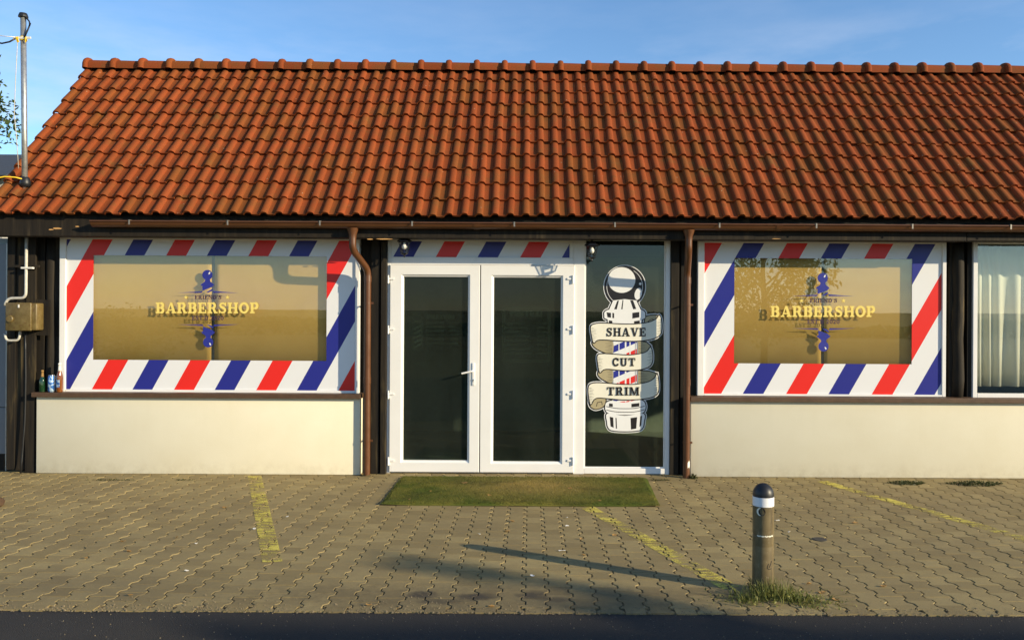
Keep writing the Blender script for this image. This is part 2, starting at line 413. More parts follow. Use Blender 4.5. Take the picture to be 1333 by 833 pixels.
parking_line(-2.725, 7.93, -1.68, 5.24, .125).build('parking_line', 'yellow_paint', kind='structure')
parking_line(.10, 7.80, 1.22, 4.80, .125).build('parking_line', 'yellow_paint', kind='structure')
parking_line(2.87, 7.82, 4.10, 4.72, .125).build('parking_line', 'yellow_paint', kind='structure')

# ================================================================== BUILDING
B = thing('barbershop_building', 'low barbershop with dark timber front and red tiled roof', 'building', (0, 0, 0))
XL, XR = -5.30, 7.9
YW, YD = 8.08, 8.125                                                 # window plane, door plane
BX0, BX1 = 7.78, 7.93                                                # beam depth
ZB = 2.352                                                           # underside of the beam
# beam (two lengths with a joint) and soffit
xj = WX(1258, BX0)
bm_ = MB().box(XL - .05, xj - .003, BX0, BX1, ZB, 2.53, .006); bm_.build('beam', 'beam_wood', B)
MB().box(xj + .003, XR, BX0 + .008, BX1, ZB + .004, 2.53, .006).build('beam', 'beam_wood', B)
MB().box(XL, XR, BX1 + .001, 11.0, 2.382, 2.42).build('soffit', 'dark_wood', B)
MB().box(XL, XR, 7.80, 7.92, 2.531, 2.60).build('wall_plate', 'beam_wood', B)
for (px, py, ln, th) in ((500, 311.3, .17, .011), (481, 311.5, .06, .011), (1284, 301.5, .075, .014), (74, 297.5, .09, .018), (66, 299, .05, .012), (100, 295, .04, .012), (1010, 311, .09, .006)):
    X, Z = WX(px, BX0), WZ(py, BX0, px); m = MB()
    m.add([(X-ln/2, BX0-.0015, Z), (X-ln*.2, BX0-.0015, Z-th*.5), (X+ln*.4, BX0-.0015, Z-th*.35), (X+ln/2, BX0-.0015, Z+th*.1), (X+ln*.1, BX0-.0015, Z+th*.5), (X-ln*.35, BX0-.0015, Z+th*.4),
           (X-ln/2, BX0+.004, Z), (X-ln*.2, BX0+.004, Z-th*.5), (X+ln*.4, BX0+.004, Z-th*.35), (X+ln/2, BX0+.004, Z+th*.1), (X+ln*.1, BX0+.004, Z+th*.5), (X-ln*.35, BX0+.004, Z+th*.4)],
          [(0,1,2,3,4,5)] + [(i, (i+1) % 6, (i+1) % 6 + 6, i + 6) for i in range(6)])
    m.build('bare_wood_chip', 'raw_wood', B)
# hidden shell
MB().box(XL, XR, 11.0, 11.15, 0, 2.42).build('back_wall', 'plaster', B)
MB().box(XR - .15, XR, 8.3, 11.0, 0, 2.42).build('side_wall', 'plaster', B)
MB().box(XL, XL + .15, 8.2, 11.0, 0, 2.38).build('side_wall', 'dark_wood', B)
MB().box(XL + .15, XR - .15, 8.3, 11.0, -.02, .004).build('shop_floor', 'interior', B)
MB().box(XL + .15, XR - .15, 10.9, 10.99, 0.005, 2.38).build('partition_wall', 'interior', B)
gab = MB()
for x in (XL + .02, XR - .02):
    gab.add([(x-.02, 8.0, 2.43), (x-.02, 11.0, 2.43), (x-.02, 9.51, 4.30), (x+.02, 8.0, 2.43), (x+.02, 11.0, 2.43), (x+.02, 9.51, 4.30)], [(0,1,2), (3,5,4), (0,2,5,3), (1,4,5,2), (0,3,4,1)])
gab.build('gable_wall', 'dark_wood', B)

# plinth walls and sills
Xp0, Xp1 = WX(47, 8.0, 560), WX(469, 8.0, 560)
Xq0, Xq1 = WX(899, 8.0, 560), XR
ZS0, ZS1 = .766, .812
autosmooth(MB().box(Xp0, Xp1, 8.0, 8.28, 0, ZS0, .008).build('plinth_wall', 'plaster', B))
autosmooth(MB().box(Xq0, Xq1, 8.0, 8.28, 0, ZS0 - .008, .008).build('plinth_wall', 'plaster', B))
MB().box(WX(41, 7.955), Xp1 + .01, 7.955, 8.26, ZS0, ZS1, .004).build('sill', 'brown_sill', B)
MB().box(Xq0 - .01, Xq1, 7.955, 8.26, ZS0 - .008, ZS1 - .008, .004).build('sill', 'brown_sill', B)
# timber cladding and posts
def post(px0, px1, Y, z0=0.0, rnd=False, d=.10):
    x0, x1 = WX(px0, Y), WX(px1, Y)
    if rnd:
        r = (x1-x0)/2; ox = (x0+x1)/2
        pts = [(ox + .006*math.sin(i*1.7+px0), Y + r + .004*math.cos(i*2.3), z0 + (2.381 - z0)*i/8) for i in range(9)]
        o = MB().tube(pts, [r*(1+.05*math.sin(i*2.1)) for i in range(9)], 14).build('post', 'dark_wood', B, True)
    else: o = MB().box(x0, x1, Y, Y + d, z0, 2.381, .005).build('post', 'dark_wood', B)
    return o
def plank(px0, px1, Y, z0=0.0, d=.03):
    MB().box(WX(px0, Y) + .0015, WX(px1, Y) - .0015, Y, Y + d, z0, 2.381, .003).build('plank', 'dark_wood', B)
plank(9, 20, 8.02, .03); plank(20, 33, 8.035, .02); plank(33, 46, 8.02, .0)
plank(46, 58, 8.10); post(57, 70, 8.085, .0, True); plank(68, 79, 8.115)
MB().box(XL, WX(80, 8.14), 8.145, 8.2, 0, 2.381).build('backing_wall', 'dark_wood', B)
# between left window and door
MB().box(Xp1 - .04, WX(504, 8.14), 8.15, 8.2, 0, 2.381).build('backing_wall', 'dark_wood', B)
post(483, 494, 8.06); post(495.5, 503, 8.045, 0, False, .09)
# between side light and right window
MB().box(WX(871, 8.14), WX(910, 8.14), 8.16, 8.2, 0, 2.381).build('backing_wall', 'dark_wood', B)
post(873, 884, 8.08); plank(886, 908, 8.12, .0)
# between right windows
MB().box(WX(1229, 8.14), WX(1268, 8.14), 8.14, 8.2, .75, 2.381).build('backing_wall', 'dark_wood', B)
post(1236, 1242, 8.09, .78); post(1243, 1258, 8.04, .78, True); post(1259, 1265, 8.09, .78)

# ---------------------------------------------------------------- roof
ZE, ZR, YEV, YRG = 2.555, 4.499, 7.72, 9.51
SLEN = math.hypot(ZR-ZE, YRG-YEV); SU = Vector((0, (YRG-YEV)/SLEN, (ZR-ZE)/SLEN)); SN = Vector((0, -SU.z, SU.y))
TW, NROW = .1488, 11; TG = SLEN / NROW
M_roof = Matrix(((1, 0, 0, XL), (0, SU.y, SN.y, YEV), (0, SU.z, SN.z, ZE), (0, 0, 0, 1)))   # local x right, y up the slope, z outwards
deck = MB()
P = lambda x, s, n: tuple(M_roof @ Vector((x, s, n)))
W_ = XR - XL
bk = lambda p: (p[0], 2*YRG - p[1], p[2])
deck.add([P(.02, .06, -.05), P(W_, .06, -.05), P(W_, SLEN, -.05), P(.02, SLEN, -.05), P(.02, .06, -.02), P(W_, .06, -.02), P(W_, SLEN, -.02), P(.02, SLEN, -.02)],
         [(0,3,2,1),(4,5,6,7),(0,1,5,4),(1,2,6,5),(2,3,7,6),(3,0,4,7)])
o_ = [P(.02, .06, -.05), P(W_, .06, -.05), P(W_, SLEN, -.05), P(.02, SLEN, -.05), P(.02, .06, .0), P(W_, .06, .0), P(W_, SLEN, .0), P(.02, SLEN, .0)]
deck.add([bk(p) for p in o_], [(0,1,2,3),(4,7,6,5),(0,4,5,1),(1,5,6,2),(2,6,7,3),(3,7,4,0)])
roof = deck.build('roof', 'dark_wood', B)
def tile_profile():
    pts = []; rc, rw, rh = .30*TW, .25*TW, .030
    pts.append((0, .0))
    for i in range(7):
        a = math.pi * i / 6; pts.append((rc - rw*math.cos(a), rh * math.sin(a)**.85))
    pts += [(.62*TW, -.002), (.97*TW, -.002), (TW*1.02, .004)]
    return pts
PROF = tile_profile()
def tile_geo(mb, tint, M=None):
    n = len(PROF); L = TG + .03; th = .019; mb.tint = tint
    vs = []
    for (s, lift) in ((0, .023), (.006, .0255), (L, -.006)):
        for (x, h) in PROF: vs.append((x, s, h*(1.0 if s < .1 else .95) + lift))
    for (x, h) in PROF: vs.append((x, 0.002, h*.94 + .023 - th))
    for (x, h) in PROF: vs.append((x, .06, h*.94 + .023 - th))
    if M: vs = [tuple(M @ Vector(v)) for v in vs]
    fs = []
    for r in (0, 1):
        for i in range(n-1): fs.append((r*n+i, r*n+i+1, (r+1)*n+i+1, (r+1)*n+i))
    for i in range(n-1): fs.append((3*n+i, 3*n+i+1, i+1, i))
    for i in range(n-1): fs.append((4*n+i, 4*n+i+1, 3*n+i+1, 3*n+i))
    fs.append((0, n, 2*n, 4*n, 3*n)); fs.append((n-1, 4*n-1, 5*n-1, 3*n-1, 2*n-1))
    mb.add(vs, fs)
tv = []
for i in range(16):
    mb = MB(); tile_geo(mb, (i+.5)/16); me = mb.mesh('roof_tile', 'roof_tile', True); me.set_sharp_from_angle(angle=R(45)); tv.append(me)
tr_ = random.Random(11); ncol = int(W_ / TW) + 1
restt = MB(); spots = []
for r in range(NROW):
    for c in range(ncol):
        M = M_roof @ Matrix.Translation((c*TW + tr_.uniform(-.003, .003) + .006*noise.noise((r*.7, c*.12, 0)), r*TG + tr_.gauss(0, .004) + .009*noise.noise((c*.11, r*.5, 4)) - (.022 if tr_.random() < .02 else 0), tr_.uniform(-.001, .003))) @ Matrix.Rotation(tr_.gauss(0, .010), 4, 'Z') @ Matrix.Rotation(tr_.gauss(0, .006), 4, 'X')
        spots.append((r, c, M, tr_.random()))
vis = sorted(spots, key=lambda s: (not (abs(XL + s[1]*TW) < 5.1), s[0]))
for i, (r, c, M, t) in enumerate(vis):
    if i < 300:
        o = link('roof_tile', tv[int(t*15.99)], roof); o.matrix_local = M
    else: tile_geo(restt, max(t, .01), M)
ro = restt.build('roof_tiling', 'roof_tile', roof, True, kind='stuff'); ro.data.set_sharp_from_angle(angle=R(45))
# ridge tiles
def ridge_mesh(t, end=False):
    mb = MB(); mb.tint = t; L = .33; seg = 12; prof = []
    if end: prof += [(-.012, .02), (-.006, .06), (.006, .088)]
    prof += [(0.0, .098), (.010, .110), (.035, .116), (.058, .110), (.068, .098), (.070, .084), (L + .004, .078)] if not end else [(.02, .106), (.040, .113), (.058, .109), (.068, .098), (.070, .084), (L + .004, .078)]
    for (x, r) in prof:
        for k in range(seg+1):
            a = math.pi * (k/seg) ; yy = -math.cos(a)*r*1.12; zz = math.sin(a)*r*.94
            if k in (0, seg): zz -= .035
            mb.v.append((x, yy, zz))
    for i in range(len(prof)-1):
        for k in range(seg):
            a = i*(seg+1)+k; b = a + seg + 1; mb.face([a, b, b+1, a+1])
    mb.face(list(range(seg+1)));
    n = (len(prof)-1)*(seg+1); mb.face([n + seg - k for k in range(seg+1)])
    me = mb.mesh('ridge_tile', 'roof_tile', True); me.set_sharp_from_angle(angle=R(60)); return me
rv = [ridge_mesh((i+.5)/8) for i in range(8)]; re_ = ridge_mesh(.4, True)
x = XL + .0; i = 0
while x < XR:
    o = link('ridge_tile', re_ if i == 0 else rv[tr_.randrange(8)], roof); o.location = (x, YRG + .0, ZR + .018 + tr_.uniform(-.003, .003)); o.rotation_euler = (0, tr_.uniform(-.006, .006), tr_.uniform(-.006, .006)); x += .33; i += 1

# gutter with brackets
GX0 = WX(118, 7.70); GY, GZ, GR = 7.735, 2.492, .058
gp = MB(); seg = 10
def gprof(r): return [(GY - r*math.cos(math.pi*k/seg), GZ - r*math.sin(math.pi*k/seg)*.95) for k in range(seg+1)]
outer = gprof(GR); inner = gprof(GR - .004)
pr_ = outer + inner[::-1]
n = len(pr_)
gp.add([(GX0, y, z) for y, z in pr_] + [(XR, y, z) for y, z in pr_], [(i, (i+1) % n, (i+1) % n + n, i + n) for i in range(n)] + [list(range(n))[::-1], [n + i for i in range(n)]])
gp.tube([(GX0, GY - GR - .003, GZ), (XR, GY - GR - .003, GZ)], .0085, 8)
gp.add([(GX0 - .001, y, z) for y, z in outer] + [(GX0 + .003, y, z) for y, z in outer], [list(range(seg+1)), [seg+1+i for i in range(seg+1)][::-1]] + [(i, i+1, i+seg+2, i+seg+1) for i in range(seg)])
gut = autosmooth(gp.build('gutter', 'gutter_brown', B), 50)
for px in (168, 296, 416, 536, 669, 800, 936, 1062, 1187, 1315, 1450):
    xx = WX(px, 7.67); b = MB()
    b.box(xx - .007, xx + .007, GY - GR - .016, GY - GR - .0125, GZ - .034, GZ + .012)
    b.box(xx - .007, xx + .007, GY - GR - .0125, GY - GR + .03, GZ + .0095, GZ + .0125)
    b.build('bracket', 'bracket_zinc', gut)
for px in (620, 1015):
    xx = WX(px, 7.67); j = MB(); o2 = gprof(GR + .004)
    j.add([(xx - .03, y, z) for y, z in o2] + [(xx + .03, y, z) for y, z in o2], [(i, i+1, i+seg+2, i+seg+1) for i in range(seg)])
    j.build('joint_sleeve', 'gutter_brown', gut, True)
# downpipes
def arc_path(pts, r=.07, n=5):
    pts = [Vector(p) for p in pts]; out = [pts[0]]
    for a, b, c in zip(pts, pts[1:], pts[2:]):
        d1 = (a-b).normalized(); d2 = (c-b).normalized(); p0 = b + d1*r; p1 = b + d2*r
        for k in range(n+1):
            t = k/n; out.append(p0*(1-t)**2 + b*2*t*(1-t) + p1*t*t)
    out.append(pts[-1]); return out
def downpipe(xo, xp, yp, zb, za, zc):
    m = MB(); m.tube(arc_path([(xo, GY, GZ - .10), (xo, GY, za), (xp, yp, zc), (xp, yp, zb)], .06), .034, 16)
    o = m.build('downpipe', 'gutter_brown', B, True); o.data.set_sharp_from_angle(angle=R(50))
    fn = MB(); fn.lathe([(.036, 0), (.037, .035), (.054, .085), (.058, .10)], (xo, GY, GZ - .15), 16); fn.build('funnel', 'gutter_brown', o, True).data.set_sharp_from_angle(angle=R(50))
    for z in (zc - .09, .95):
        sl = MB(); sl.lathe([(.0335, -.03), (.0375, -.03), (.0375, .03), (.0335, .03)], (xp, yp, z), 16); sl.build('sleeve', 'gutter_brown', o, True).data.set_sharp_from_angle(angle=R(50))
    for z in (1.72, .35):
        cl = MB(); cl.lathe([(.0335, -.010), (.037, -.010), (.037, .010), (.0335, .010)], (xp, yp, z), 16)
        cl.box(xp + .036, xp + .058, yp - .004, yp + .004, z - .010, z + .010); cl.box(xp - .006, xp + .006, yp + .03, yp + .14, z - .006, z + .006)
        cl.build('pipe_clamp', 'gutter_brown', o)
    return o
downpipe(WX(458.5, GY), WX(478.5, 7.968), 7.968, .012, 2.235, 2.05)
dp = downpipe(WX(896, GY), WX(894.5, 7.955), 7.955, .0, 2.235, 2.05)
# scuffed paint patch near the foot of the pipe
pt = MB()
for k in range(4):
    a0 = R(-78 + k*14); a1 = a0 + R(14)
    pt.add([(WX(894.5, 7.955) + .0345*math.cos(a), 7.955 + .0345*math.sin(a), zz) for a, zz in ((a0, .10 + .01*k), (a1, .11 - .008*k), (a1, .165 + .012*(k % 2)), (a0, .155 + .01*(k % 3)))], [(0, 1, 2, 3)])
pt.build('bare_patch', 'white_plastic', dp)

# ---------------------------------------------------------------- printing on glass
class Print:
    """flat print in photograph units on a vertical plane; each layer lies a hair in front of the last"""
    def __init__(s, Y, mats): s.Y = Y; s.mb = MB(); s.k = 0; s.mats = mats
    def lay(s, n=1): s.k += n
    def raw(s, pts, mat, wx, wz):
        s.mb.mi = s.mats.index(mat); s.mb.poly([(wx(p), s.Y - .00025*s.k, wz(p)) for p in pts])
    def poly(s, pts, mat, bump=True):
        if bump: s.k += .2
        a = sum(p[0]*q[1]-q[0]*p[1] for p, q in zip(pts, pts[1:]+pts[:1]))
        if a > 0: pts = pts[::-1]
        s.mb.mi = s.mats.index(mat); s.mb.poly([(WX(p[0], s.Y, p[1]), s.Y - .00025*s.k, WZ(p[1], s.Y, p[0])) for p in pts])
    def strip(s, L, Rr, mat):
        s.k += .2; s.mb.mi = s.mats.index(mat)
        for i in range(len(L)-1):
            q = [L[i], L[i+1], Rr[i+1], Rr[i]]
            s.mb.poly([(WX(p[0], s.Y, p[1]), s.Y - .00025*s.k, WZ(p[1], s.Y, p[0])) for p in q])
    def stroke(s, pts, w, mat, closed=False):
        pts = [Vector(p) for p in pts]; n = len(pts); L, Rr = [], []
        rng = list(range(n)) + ([0] if closed else [])
        ws = w if isinstance(w, (list, tuple)) else [w]*n
        for i in rng:
            a = pts[(i-1) % n] if (closed or i > 0) else pts[i]; b = pts[(i+1) % n] if (closed or i < n-1) else pts[i]
            d1 = (pts[i]-a); d2 = (b-pts[i]); d1 = d1.normalized() if d1.length else d2.normalized(); d2 = d2.normalized() if d2.length else d1
            d = (d1+d2); d = d.normalized() if d.length > 1e-4 else d1
            nn = Vector((-d.y, d.x)); kk = 1/max(.55, nn.dot(Vector((-d1.y, d1.x))))
            L.append(pts[i] + nn*ws[i]*.5*kk); Rr.append(pts[i] - nn*ws[i]*.5*kk)
        s.strip([tuple(p) for p in L], [tuple(p) for p in Rr], mat)
    def disc(s, x, y, rx, ry, mat, rot=0, n=36):
        c, q = math.cos(rot), math.sin(rot)
        s.poly([(x + rx*math.cos(t)*c - ry*math.sin(t)*q, y + rx*math.cos(t)*q + ry*math.sin(t)*c) for t in (2*math.pi*i/n for i in range(n))], mat)
    def build(s, name, parent, **kw): return s.mb.build(name, s.mats, parent, **kw)

# slab-serif capitals: list of ('p', polygon) or ('s', stroke path, widths); y runs up, cap height 1
def el(cx, cy, rx, ry, a0, a1, n=14): return [(cx + rx*math.cos(R(a0+(a1-a0)*i/n)), cy + ry*math.sin(R(a0+(a1-a0)*i/n))) for i in range(n+1)]
def rc(x0, y0, x1, y1): return ('p', [(x0, y0), (x1, y0), (x1, y1), (x0, y1)])
SH = .13; ST = .25
def stem(x, w=ST, l=.09, r=.09): return [rc(x, 0, x+w, 1), rc(x-l, 0, x+w+r, SH), rc(x-l, 1-SH, x+w+r, 1)]
GL = {}
GL['I'] = (.47, stem(.11))
GL['H'] = (1.05, stem(.10) + stem(.70) + [rc(.35, .44, .70, .57)])
GL['E'] = (.88, [rc(.10, 0, .35, 1), rc(0, 0, .82, SH), rc(0, 1-SH, .80, 1), rc(.35, .44, .58, .56), rc(.50, .34, .61, .66), rc(.70, SH, .82, .34), rc(.69, .68, .80, 1-SH)])
GL['F'] = (.84, [rc(.10, 0, .35, 1), rc(0, 0, .48, SH), rc(0, 1-SH, .80, 1), rc(.35, .44, .58, .56), rc(.50, .34, .61, .66), rc(.69, .68, .80, 1-SH)])
GL['B'] = (.92, [rc(.10, 0, .35, 1), rc(0, 0, .35, SH), rc(0, 1-SH, .35, 1), rc(.35, 0, .5, SH), rc(.35, .46, .5, .57), rc(.35, 1-SH, .5, 1),
                 ('s', el(.5, .735, .215, .20, 90, -90), [.13]+[.24]*13+[.11]), ('s', el(.5, .285, .24, .22, 90, -90), [.11]+[.25]*13+[.13])])
GL['P'] = (.90, [rc(.10, 0, .35, 1), rc(0, 0, .48, SH), rc(0, 1-SH, .35, 1), rc(.35, .40, .5, .52), rc(.35, 1-SH, .5, 1), ('s', el(.5, .70, .23, .235, 90, -90), [.13]+[.25]*13+[.12])])
GL['R'] = (1.0, [rc(.10, 0, .35, 1), rc(0, 0, .46, SH), rc(0, 1-SH, .35, 1), rc(.35, .43, .5, .55), rc(.35, 1-SH, .5, 1), ('s', el(.5, .715, .22, .22, 90, -90), [.13]+[.24]*13+[.12]),
                 ('p', [(.44, .50), (.66, 0), (.93, 0), (.68, .50)]), rc(.64, 0, 1.0, SH)])
GL['D'] = (1.0, [rc(.10, 0, .35, 1), rc(0, 0, .35, SH), rc(0, 1-SH, .35, 1), rc(.35, 0, .48, SH), rc(.35, 1-SH, .48, 1), ('s', el(.48, .5, .33, .435, 90, -90), [.13]+[.26]*13+[.13])])
GL['A'] = (1.06, [('p', [(.10, .05), (.22, .05), (.52, .86), (.45, 1)]), ('p', [(.42, 1), (.64, 1), (.96, .05), (.68, .05)]), rc(.28, .24, .74, .36), rc(0, 0, .34, SH), rc(.58, 0, 1.06, SH)])
GL['V'] = (1.06, [('p', [(.10, .95), (.38, .95), (.62, .12), (.50, 0), (.42, 0)]), ('p', [(.84, .95), (.95, .95), (.62, 0), (.50, 0)]), rc(0, 1-SH, .48, 1), rc(.72, 1-SH, 1.06, 1)])
GL['S'] = (.84, [('s', [(.70, .70), (.66, .84), (.52, .92), (.38, .93), (.24, .87), (.18, .74), (.24, .62), (.40, .54), (.56, .46), (.66, .36), (.66, .22), (.56, .10), (.40, .07), (.26, .09), (.14, .18), (.10, .32)],
                 [.12, .14, .15, .15, .19, .22, .24, .25, .25, .24, .22, .18, .15, .14, .14, .12]), rc(.66, .66, .77, 1), rc(.04, 0, .15, .36)])
GL['O'] = (1.02, [('s', el(.51, .5, .365, .43, 0, 360, 28), [.27 - .07*abs(math.sin(R(360*i/28))) for i in range(29)])])
GL['N'] = (1.08, stem(.10, .15) + stem(.82, .15) + [('p', [(.10, 1), (.36, 1), (.97, 0), (.76, 0)])])
GL['T'] = (.94, [rc(.345, 0, .595, 1), rc(.22, 0, .72, SH), rc(.02, 1-SH, .92, 1), rc(.02, .66, .13, 1-SH), rc(.81, .66, .92, 1-SH)])
GL['C'] = (.92, [('s', [(.80, .68)] + el(.49, .5, .36, .43, 42, 318, 20) + [(.84, .26)], .21), rc(.74, .62, .86, .98)])
GL['U'] = (1.02, [('s', [(.22, 1), (.22, .34), (.26, .18), (.38, .08), (.51, .06), (.64, .08), (.74, .18), (.78, .34), (.78, 1)], [.25, .25, .24, .2, .17, .18, .2, .2, .18]), rc(.0, 1-SH, .46, 1), rc(.58, 1-SH, 1.0, 1)])
GL['M'] = (1.26, stem(.10, .15, .09, .06) + stem(.93, .23, .06, .09) + [('p', [(.10, 1), (.36, 1), (.72, .14), (.56, .0)]), ('p', [(.93, 1), (1.05, .9), (.66, 0), (.56, 0)])])
GL['2'] = (.80, [('s', [(.15, .68), (.18, .84), (.34, .93), (.52, .90), (.62, .76), (.58, .58), (.42, .38), (.22, .16), (.14, .08)], .20), rc(.07, 0, .74, .16), rc(.64, 0, .74, .32)])
GL['0'] = (.84, [('s', el(.42, .5, .28, .43, 0, 360, 24), [.25 - .08*abs(math.sin(R(15*i))) for i in range(25)])])
GL["'"] = (.30, [('p', [(.06, 1), (.24, 1), (.18, .66), (.10, .66)])])
GL[' '] = (.45, [])
def text(pr, s, x0, x1, ytop, ybot, mat, bend=None, sp=.07):
    tot = sum(GL[c][0] + sp for c in s) - sp; k = (x1-x0)/tot; h = ybot - ytop; x = 0
    for c in s:
        w, pieces = GL[c]
        tf = lambda p: (x0 + (x+p[0])*k, ybot - p[1]*h + (bend((x0 + (x+p[0])*k)) if bend else 0))
        for pc in pieces:
            if pc[0] == 'p': pr.poly([tf(p) for p in pc[1]], mat)
            else:
                ws = pc[2] if isinstance(pc[2], (list, tuple)) else [pc[2]]*len(pc[1])
                pts = [Vector(p) for p in pc[1]]; n = len(pts); closed = (pts[0]-pts[-1]).length < 1e-5; L, Rr = [], []
                for i in range(n):
                    a = pts[i-1] if i > 0 else (pts[-2] if closed else pts[0]); b = pts[i+1] if i < n-1 else (pts[1] if closed else pts[-1])
                    d = (b-a).normalized(); nn = Vector((-d.y, d.x))*ws[i]*.5; L.append(tf(pts[i]+nn)); Rr.append(tf(pts[i]-nn))
                pr.strip(L, Rr, mat)
        x += w + sp

# ---------------------------------------------------------------- shop windows
def frame_ring(mb, x0, x1, z0, z1, w, y0, y1, bev=.004):
    mb.box(x0, x0+w, y0, y1, z0, z1, bev); mb.box(x1-w, x1, y0, y1, z0, z1, bev)
    mb.box(x0+w+.0004, x1-w-.0004, y0, y1, z0, z0+w, bev); mb.box(x0+w+.0004, x1-w-.0004, y0, y1, z1-w, z1, bev)
def shop_window(fx0, fx1, sx0, sx1, ox0, ox1, oy0, oy1, sy1, fy1, cx, mat, label, mull):
    Y = YW; xm = (fx0+fx1)/2
    x0, x1 = WX(fx0, Y), WX(fx1, Y); z0 = ZS1 - .006; z1 = 2.40
    m = MB(); wl = WX(sx0, Y) - x0; wr = x1 - WX(sx1, Y); zb = WZ(sy1, Y, xm)
    m.box(x0, x0+wl, Y-.012, Y+.06, z0, z1, .004); m.box(x1-wr, x1, Y-.012, Y+.06, z0, z1, .004)
    m.box(x0+wl+.0004, x1-wr-.0004, Y-.012, Y+.06, z0, zb, .004); m.box(x0+wl+.0004, x1-wr-.0004, Y-.012, Y+.06, z1-.05, z1, .004)
    win = m.build('window', 'pvc_white', B, label=label)
    MB().box(x0+wl-.01, x1-wr+.01, Y+.008, Y+.014, zb-.01, z1-.04).build('pane', 'pane', win)
    # printed film on the outside of the pane, a frame of four strips
    a0, a1, b0, b1 = WX(sx0, Y)+.001, WX(sx1, Y)-.001, WX(ox0, Y), WX(ox1, Y); c0, c1, d1, d0 = zb+.001, WZ(oy1, Y, xm), WZ(oy0, Y, xm), z1-.051
    fm = MB()
    for (p0, p1, q0, q1) in ((a0, b0, c0, d0), (b1, a1, c0, d0), (b0, b1, c0, c1), (b0, b1, d1, d0)):
        fm.box(p0, p1, Y+.0062, Y+.0076, q0, q1)
    fm.build('striped_film', mat, win)
    # blinds a hand's breadth behind the pane, with a gap between the two cloths
    yb = Y + .058
    for (q0, q1, s) in ((b0 - .08, WX(mull - 2.0, yb), 0), (WX(mull + 2.0, yb), b1 + .12, 1)):
        bl = MB(); nseg = 24
        for i in range(nseg+1):
            xx = q0 + (q1-q0)*i/nseg
            for zz in (c1 - .12, (c1+d1)/2, d1 + .15): bl.v.append((xx, yb + .0035*noise.noise((xx*2.5, zz*2, s*5.0)), zz))
        for i in range(nseg):
            for j in range(2): a = i*3+j; bl.face([a, a+3, a+4, a+1])
        o = bl.build('blind', 'blind', win, True)
        sd = o.modifiers.new('thickness', 'SOLIDIFY'); sd.thickness = .002; sd.offset = 1
        MB().box(q0, q1, yb - .004, yb + .008, c1 - .135, c1 - .12).build('blind_bar', 'white_plastic', win)
    MB().box(WX(mull-2.2, yb+.05), WX(mull+2.2, yb+.05), yb+.04, yb+.08, c1-.1, d1+.1).build('mullion', 'interior', win)
    # shop sign lettering
    dx, dy, k = cx
    T = lambda p: (dx + p[0]*k, dy + p[1]*k)
    pr = Print(Y + .0078, ['print_yellow', 'print_blue', 'print_maroon', 'print_white'])
    for sgn, yo in ((1, 0), (-1, 87.5)):
        S = lambda p: T((p[0], yo + sgn*p[1])) if sgn > 0 else T((p[0]+1.0, yo - p[1]))
        # finial, collar, striped shaft
        c = S((0, 0)); pr.disc(c[0], c[1], 6.6*k, 6.6*k, 'print_blue')
        pr.poly([S(p) for p in ((-2.8, 5), (3.2, 5), (3.6, 8.5), (8.2, 12), (8.6, 14), (-8.6, 14), (-8.2, 12), (-3.4, 8.5))], 'print_blue')
        pr.poly([S(p) for p in ((-6.6, 14), (6.8, 14), (6.6, 15.5), (-6.6, 20.5))], 'print_blue')
        pr.poly([S(p) for p in ((-1.5, 22.5), (6.8, 17.6), (6.4, 20.5), (1.5, 22.8))], 'print_blue')
        c = S((2.6, -2.4)); pr.disc(c[0], c[1], .9*k, 1.9*k, 'print_white', .5 * sgn, 12)
        pr.poly([S(p) for p in ((-6.6, 21.2), (-6.6, 22.8), (-40, 23.2))], 'print_blue')
        pr.poly([S(p) for p in ((7.2, 20.8), (41, 23.4), (7.2, 22.8))], 'print_blue')
        pr.poly([S(p) for p in ((-8, 23.0), (-26, 24.0), (-8, 23.7))], 'print_maroon')
        pr.poly([S(p) for p in ((8, 23.0), (24, 24.0), (8, 23.7))], 'print_maroon')
    def txt(s, x0, x1, y0, y1, m): a = T((x0, y0)); b = T((x1, y1)); text(pr, s, a[0], b[0], a[1], b[1], m)
    txt("FRIEND'S", -16.5, 18.5, 26.2, 31.4, 'print_maroon')
    txt("EST'D 2020", -20, 21.5, 53.2, 58.6, 'print_maroon')
    txt('BARBERSHOP', -67, 67.5, 35.8, 49.8, 'print_yellow')
    for sx in (-27.5, 26.5):
        pts = [T((sx + (3.0 if i % 2 == 0 else 1.2)*math.sin(i*math.pi/5), 29.0 - (3.0 if i % 2 == 0 else 1.2)*math.cos(i*math.pi/5))) for i in range(10)]
        pr.poly(pts, 'print_yellow')
    pr.build('shop_lettering', win)
    return win
shop_window(78, 468, 86, 462.5, 121, 425, 333, 469, 507.5, 514, (270, 358, 1.0), 'stripes_a', 'shop window with striped film beside the beer bottles', 277.5)
shop_window(908, 1231, 916.5, 1226, 956, 1187.5, 336.5, 473.5, 513, 520, (1071, 362, 1.015), 'stripes_b', 'shop window with striped film beside the curtained window', 1071)
